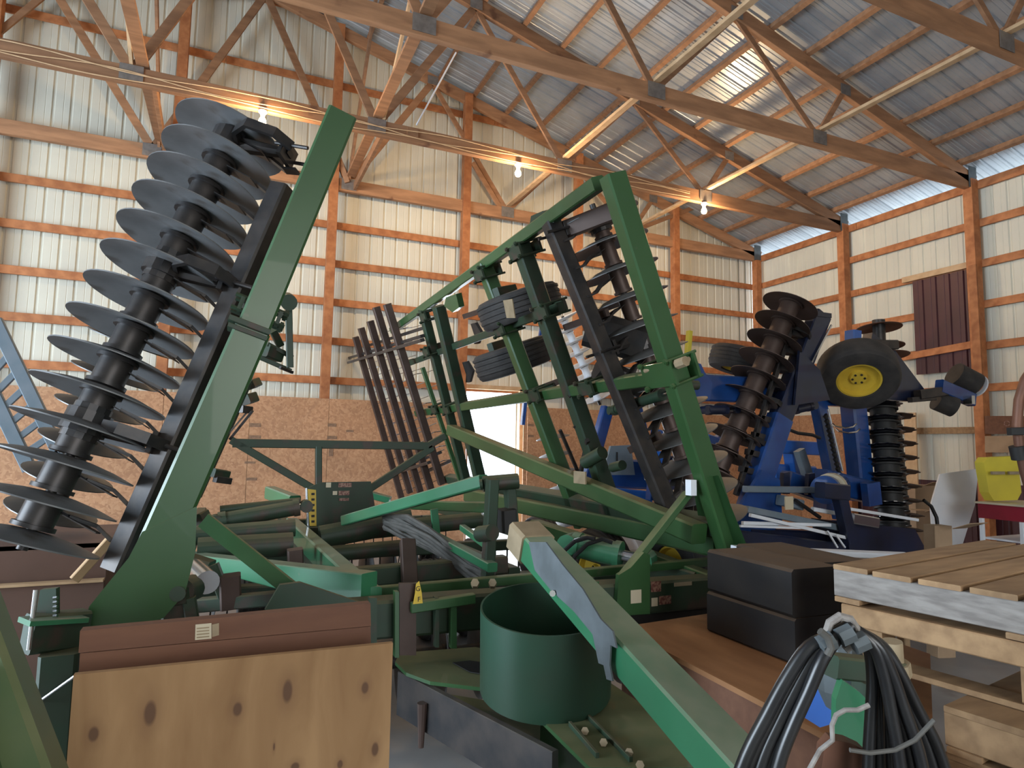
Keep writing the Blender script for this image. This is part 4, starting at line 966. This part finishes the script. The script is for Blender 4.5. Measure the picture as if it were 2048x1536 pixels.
put('arm_head', MB().plate([b(x, y, .15) for x, y in ((1368, 800), (1372, 752), (1384, 722), (1402, 728), (1410, 745), (1425, 765), (1420, 800))], .20, (0, 1, 0)), 'blue', bl)
put('yellow_post', MB().beam(b(1379, 662, .4), b(1374, 722, .4), .05, .055), 'yellowp', bl, label='yellow marker post')
tyre(bl, b(1478, 722, .75), (.25, -.15, 1), .33, .26, name='wing_wheel')
for (x0, y0, x1, y1, w_, mm, o) in ((1305, 865, 1440, 895, .12, 'bluel', 3.0), (1400, 905, 1445, 880, .16, 'blue', 1.2), (1395, 850, 1450, 960, .10, 'blue', 1.0), (1410, 880, 1470, 900, .14, 'bluel', .9), (1215, 815, 1175, 960, .18, 'blue', 3.6), (1268, 800, 1300, 930, .16, 'blue', 3.2), (1290, 930, 1440, 925, .2, 'navy', 1.5), (1340, 975, 1440, 985, .25, 'navy', 1.5), (1085, 640, 1075, 700, .05, 'blue', 4), (1060, 700, 1045, 850, .08, 'blue', 5.0)):
    bm('frame_beam', mm, bl, b(x0, y0, o), b(x1, y1, o), w_*.8, w_)
# pale blades that show through the green wing
gang(B, onY(1128, 640, 8.2), onY(1196, 800, 8.2), 8, ME['blade_pale'], .27, None, None, spoolmat='white', label='pale bright blades at the back of the blue harrow')
gang(B, onY(1105, 870, 9), onY(1135, 1040, 9), 6, ME['blade_s'], .27, None, None, dish=-1)
br = empty('rear_frame', b(1250, 950, 2), B)
for (x0, y0, x1, y1, w_, mm, o) in ((1200, 985, 1300, 995, .16, 'bluel', 2.0), (1210, 945, 1300, 950, .38, 'blue', 2.3), (1075, 990, 1215, 985, .10, 'blue', 3.2), (1195, 1000, 1330, 1020, .14, 'blue', 1.6), (1310, 905, 1300, 1000, .10, 'blue', 1.2), (1130, 1020, 1200, 1010, .22, 'navy', 2.6), (1320, 1000, 1480, 1030, .14, 'navy', .9)):
    bm('frame_beam', mm, br, b(x0, y0, o), b(x1, y1, o), w_*.7, w_)
put('slotted_plate', MB().plate([b(x, y, 2.0) for x, y in ((1205, 950), (1222, 892), (1262, 890), (1270, 950))], .04, (0, 1, 0)), 'bluegrey', br)
put('slot', MB().box(b(1234, 913, 1.97), .02, .01, .11), 'black', br)
put('shackle', MB().beam(b(1300, 915, 1.0), b(1325, 915, 1.0), .1, .14), 'bluel', br)
# centre frame and masts of the blue harrow
bc2 = empty('centre_frame', b(1640, 950), B)
for (x0, y0, x1, y1, w_, h_, mm, o) in (
        (1635, 800, 1682, 1035, .12, .16, 'blue', .2), (1552, 893, 1645, 898, .1, .16, 'bluel', .8), (1580, 900, 1590, 965, .1, .16, 'bluel', .9), (1598, 900, 1618, 960, .08, .12, 'bluegrey', .6),
        (1540, 945, 1620, 950, .2, .22, 'bluel', 1.0), (1570, 960, 1640, 985, .16, .2, 'blue', .2), (1640, 960, 1740, 985, .18, .24, 'blue', .1), (1740, 965, 1745, 1010, .2, .1, 'blue', -.1), (1490, 978, 1640, 980, .07, .06, 'bluegrey', -.2),
        (1480, 1075, 1700, 1085, .3, .22, 'navy', 0), (1640, 980, 1690, 985, .12, .15, 'navy', -.5), (1677, 985, 1700, 1085, .10, .12, 'navy', -.5)):
    bm('frame_beam', mm, bc2, b(x0, y0, o), b(x1, y1, o), w_, h_)
put('edge_rod', MB().cyl(b(1656, 818, -.02), b(1685, 942, -.02), .012), 'chrome', bc2)
ch_ = MB()
for k in range(14): ch_.beam(b(1650+2.2*k, 830+9.5*k, .07), b(1654+2.2*k, 836+9.5*k, .07), .03, .05)
put('drive_chain', ch_, 'black', bc2, kind='stuff')
put('mast_tube', MB().beam(b(1705, 800, .2), b(1725, 1000, .2), .2, .22, up=(1, 0, 0)), 'blue', bc2)
put('hose', MB().tube([b(x, y, -.05) for x, y in ((1570, 842), (1575, 858), (1595, 866), (1625, 870), (1640, 876))], .018), 'hose', bc2, smooth=True)
cylinder_ram(bc2, b(1620, 812, .1), b(1575, 822, .1), .05, 'navy')
cylinder_ram(bc2, b(1415, 820, .1), b(1470, 820, .1), .045, 'navy')
for (x, y) in ((1708, 690), (1690, 852), (1697, 862)):
    put('u_bolt', MB().tube([b(x-25, y-4, -.1), b(x-20, y, -.16), b(x, y+4, -.18), b(x+15, y+2, -.16), b(x+22, y-4, -.1)], .010), 'chrome', bc2, smooth=True)
for (x, y) in ((1572, 966), (1622, 968)): put('lug_plate', MB().plate([b(x-6, y+22, 0), b(x+8, y+22, 0), b(x+8, y-22, 0), b(x-4, y-20, 0)], .05, (0, 1, 0)), 'navy', bc2)
put('round_housing', MB().cyl(b(1650, 980, -.3), b(1672, 972, -.1), .14, n=24), 'blue', bc2, smooth=True)
put('housing_band', MB().cyl(b(1660, 977, -.3), b(1664, 975, -.25), .148, n=24), 'decalw', bc2, smooth=True)
# right mast with the caster wheel, rust discs and big wheel
bq = empty('right_wing', b(1740, 780), B)
put('stub_tube', MB().beam(b(1706, 662), b(1706, 700), .13, .13, up=(0, 1, 0)), 'bluel', bq)
tyre(bq, b(1715, 748, -.15), (-.50, -.52, -.68), .40, .30, rimr=.215, name='big_wheel', treads=False, label='large tyre with a yellow rim')
put('wing_plate', MB().plate([b(x, y, .1) for x, y in ((1745, 665), (1790, 700), (1850, 780), (1855, 795), (1820, 803), (1720, 795))], .12, (0, 1, 0)), 'navy', bq)
bm('caster_arm', 'steel', bq, b(1835, 790), b(1890, 782), .09, .11); bm('caster_arm', 'steel', bq, b(1820, 800), b(1868, 796), .06, .06)
bm('caster_fork', 'blue', bq, b(1878, 772), b(1944, 800), .10, .16, up=(.3, 0, 1))
put('caster_roller', MB().cyl(b(1908, 748, .1), b(1950, 770, .0), .15, n=28), 'rubber', bq, smooth=True)
put('roller_rim', MB().lathe(b(1951, 771, .0), (.85, -.1, -.3), [(.10, 0), (.145, 0), (.145, .02), (.10, .02)], 28), 'white', bq, smooth=True)
put('caster_roller', MB().cyl(b(1872, 800, .1), b(1908, 815, .0), .12, n=28), 'rubber', bq, smooth=True)
put('fork_end', MB().box(b(1938, 800, -.1), .06, .10, .10), 'chrome', bq)
for i, (x, y, nm) in enumerate(((1757, 650, 'blade_rust'), (1762, 687, 'blade_rust'), (1772, 705, 'blade_rust'))): inst('disc_blade', ME[nm], b(x, y, .3), rotm((.05, .12, 1)), bq)
put('disc_hub', MB().cyl(b(1757, 640, .3), b(1760, 715, .3), .07, n=18), 'steel', bq, smooth=True)
bm('hub_arm', 'steel', bq, b(1700, 690, .1), b(1790, 690, .1), .10, .11)
gang(B, b(1764, 815, .1), b(1786, 1072, -.1), 10, ME['blade_notch'], .21, None, None, spoolr=.13, spoolmat='black', label='upright row of glossy notched blades')
gang(B, b(1790, 828, .35), b(1812, 1085, .15), 10, ME['blade_notchb'], .21, None, None, spoolr=.06, spoolmat='steel', dish=-1, label='upright row of brown notched blades behind')
bt = empty('low_frame', b(1660, 1080), B)
put('front_box', MB().plate([b(x, y, -.4) for x, y in ((1690, 1045), (1830, 1058), (1855, 1105), (1700, 1105))], .4, (0, 1, 0)), 'navy', bt)
for (x0, y0, x1, y1, w_, mm, o) in ((1492, 1018, 1690, 1058, .06, 'bluegrey', -.4), (1500, 1030, 1690, 1075, .03, 'white', -.5), (1485, 1046, 1660, 1050, .03, 'white', -.45), (1480, 1052, 1600, 1056, .02, 'white', -.5), (1625, 1018, 1690, 1030, .04, 'white', -.3), (1700, 1018, 1835, 1040, .03, 'white', -.35), (1700, 1036, 1750, 1045, .10, 'chrome', -.45),
                                    (1590, 1000, 1640, 1035, .03, 'hose', -.3), (1470, 1075, 1680, 1100, .14, 'navy', -.3), (1672, 1070, 1690, 1095, .015, 'white', -.55), (1655, 1062, 1675, 1095, .015, 'white', -.55), (1560, 1000, 1600, 1010, .10, 'bluegrey', -.2), (1640, 1005, 1680, 1010, .16, 'blue', -.2)):
    bm('frame_bar', mm, bt, b(x0, y0, o), b(x1, y1, o), w_, w_)
put('decal', MB().box(b(1578, 1006, -.46), .10, .01, .12), 'decalw', bt)
for (x, y) in ((1490, 1085), (1690, 1085), (1800, 1085)):
    p = b(x, y, .1); bm('stand_leg', 'navy', bt, p, V((p.x, p.y, 0)), .12, .12, up=(0, 1, 0))
for (x, o) in ((1530, .3), (1740, .3)): tyre(bt, V((b(x, 1000, o).x, YB_+1.2, .36)), (1, 0, 0), .36, .24, name='transport_wheel')
# pale notched discs seen under the green frame
gang(B, (3.5, 6.6, .45), (5.2, 6.6, .45), 8, ME['blade_pale'], .27, None, None, label='pale blades low behind the green harrow')
# ================================================================== things by the right wall
def X_(x, y, d): return at(x, y, d)
lab = [(1873, 1080, 1960, 940)]
wp = [at(1880, 948, 7.9), at(1957, 937, 8.1), at(1950, 1010, 7.9), at(1925, 1090, 7.7), at(1868, 1092, 7.5), at(1862, 1010, 7.7)]
wbd = empty('white_board', at(1910, 1010, 7.9), label='white board leaning by the stacked cardboard', cat='board')
put('sheet', MB().plate([V((p.x, p.y, p.z)) for p in (wp[0], wp[1], wp[2], wp[5])], .02), 'white', wbd)
put('sheet', MB().plate([wp[5], wp[2], wp[3], V((wp[3].x-.05, wp[3].y, .0)), V((wp[4].x, wp[4].y, 0))], .02), 'white', wbd)
cx = [(1835, 990, 9.3, .36, .30, 'flattened brown cardboard box at the left of the pile'), (1838, 1055, 8.3, .36, .45, 'brown cardboard box in front of the white board'), (1872, 1085, 5.6, .18, .3, 'narrow brown cardboard box against the white board')]
for (x, y, d, sx, sz, lb) in cx:
    p = at(x, y, d); top = p.z+sz/2
    r = empty('cardboard_box', (p.x, p.y, 0), label=lb, cat='box')
    put('carton', MB().beam((p.x, p.y, 0), (p.x+.03, p.y, top), sx, sx*.7, up=(.2, 1, 0), ch=.005), 'card', r)
    put('flap', MB().plate([(p.x-sx/2, p.y-.2, top), (p.x+sx/2, p.y-.2, top), (p.x+sx/2+.05, p.y-.35, top+.06), (p.x-sx/2, p.y-.35, top+.06)], .006), 'card', r)
    put('tape', MB().box((p.x, p.y, top+.002), .05, sx*.7, .003), 'beige', r)
hk = props(put('black_hose', MB().tube([at(x, y, 7.3) for x, y in ((1847, 1000), (1862, 1012), (1873, 1035), (1876, 1060), (1868, 1078))], .02), 'hose', smooth=True), 'short black curved hose beside the cardboard', 'hose')
yb = empty('yellow_bin', at(2005, 955, 7.2), label='bright yellow plastic bin on the red cart', cat='bin')
put('bin_body', MB().plate([at(x, y, 7.2) for x, y in ((1975, 915), (2035, 912), (2043, 985), (2035, 1000), (1988, 1002), (1978, 985), (1968, 925))], .10, (0, 1, 0)), 'yellowp', yb)
for (x0, x1) in ((1983, 2008), (2017, 2040)): put('handle_hole', MB().beam(at(x0, 946, 7.14), at(x1, 946, 7.14), .03, .035), 'beige', yb)
rc = empty('red_cart', at(2020, 1020, 7.0), label='red metal cart body under the yellow bin', cat='cart')
c = at(2035, 1024, 7.1)
put('cart_body', MB().box((c.x+.1, c.y, c.z), .75, .5, .16), 'red', rc); put('cart_rim', MB().box((c.x+.1, c.y, c.z+.09), .8, .54, .02), 'decalw', rc)
for sx in (-.3, .45):
    for sy in (-.2, .2): bm('leg', 'white', rc, (c.x+sx, c.y+sy, c.z-.08), (c.x+sx, c.y+sy, 0), .04, .04, up=(0, 1, 0))
put('cart_shelf', MB().box((c.x+.1, c.y, c.z-.30), .7, .45, .02), 'white', rc)
ps = empty('printed_boards', at(2000, 870, 8.5), label='brown boards with red print fixed on the right wall', cat='boards')
for (y0, y1) in ((832, 868), (872, 905)):
    put('board', MB().plate([onX(x, y, XS-.19) for x, y in ((1972, y1), (2060, y1), (2060, y0), (1972, y0))], .03, (-1, 0, 0)), 'card' if y0 > 840 else 'oldwood', ps)
rm_ = Matrix((( 0, 0, -1), (-1, 0, 0), (0, 1, 0)))
mb = MB().lathe(onX(2014, 847, XS-.225), (-1, 0, 0), [(.03, 0), (.045, 0), (.045, .003), (.03, .003)], 20)
put('red_ring_mark', mb, 'decalr', ps)
lb_ = empty('leaning_boards', at(1825, 900, 9.4), label='pale boards standing upright beside the maroon wainscot', cat='boards')
for (x0, x1) in ((1816, 1830), (1824, 1838)):
    p = onX(x1, 945, XS-.25); bm('board', 'lath', lb_, V((p.x-.15, p.y, 0)), onX(x0, 826, XS-.2), .03, .14, up=(0, 1, 0))
hp = empty('curved_hoop', at(2045, 850, 4.2), label='brown curved metal hoop cut off by the right edge of the view', cat='hoop')
put('hoop_tube', MB().tube([at(x, y, 4.2) for x, y in ((2110, 690), (2075, 722), (2050, 760), (2038, 800), (2034, 850), (2040, 900), (2050, 945), (2066, 1000), (2076, 1080))], .03, 10), 'rust', hp, smooth=True)
put('hoop_clamp', MB().beam(at(2018, 863, 4.15), at(2060, 862, 4.15), .04, .05), 'black', hp)
put('hoop_band', MB().cyl(at(2033, 892, 4.2), at(2039, 918, 4.2), .045, n=16), 'black', hp, smooth=True)
p = at(2070, 1080, 4.2); bm('hoop_foot', 'beige', hp, p, V((p.x, p.y, 0)), .06, .06, up=(0, 1, 0))
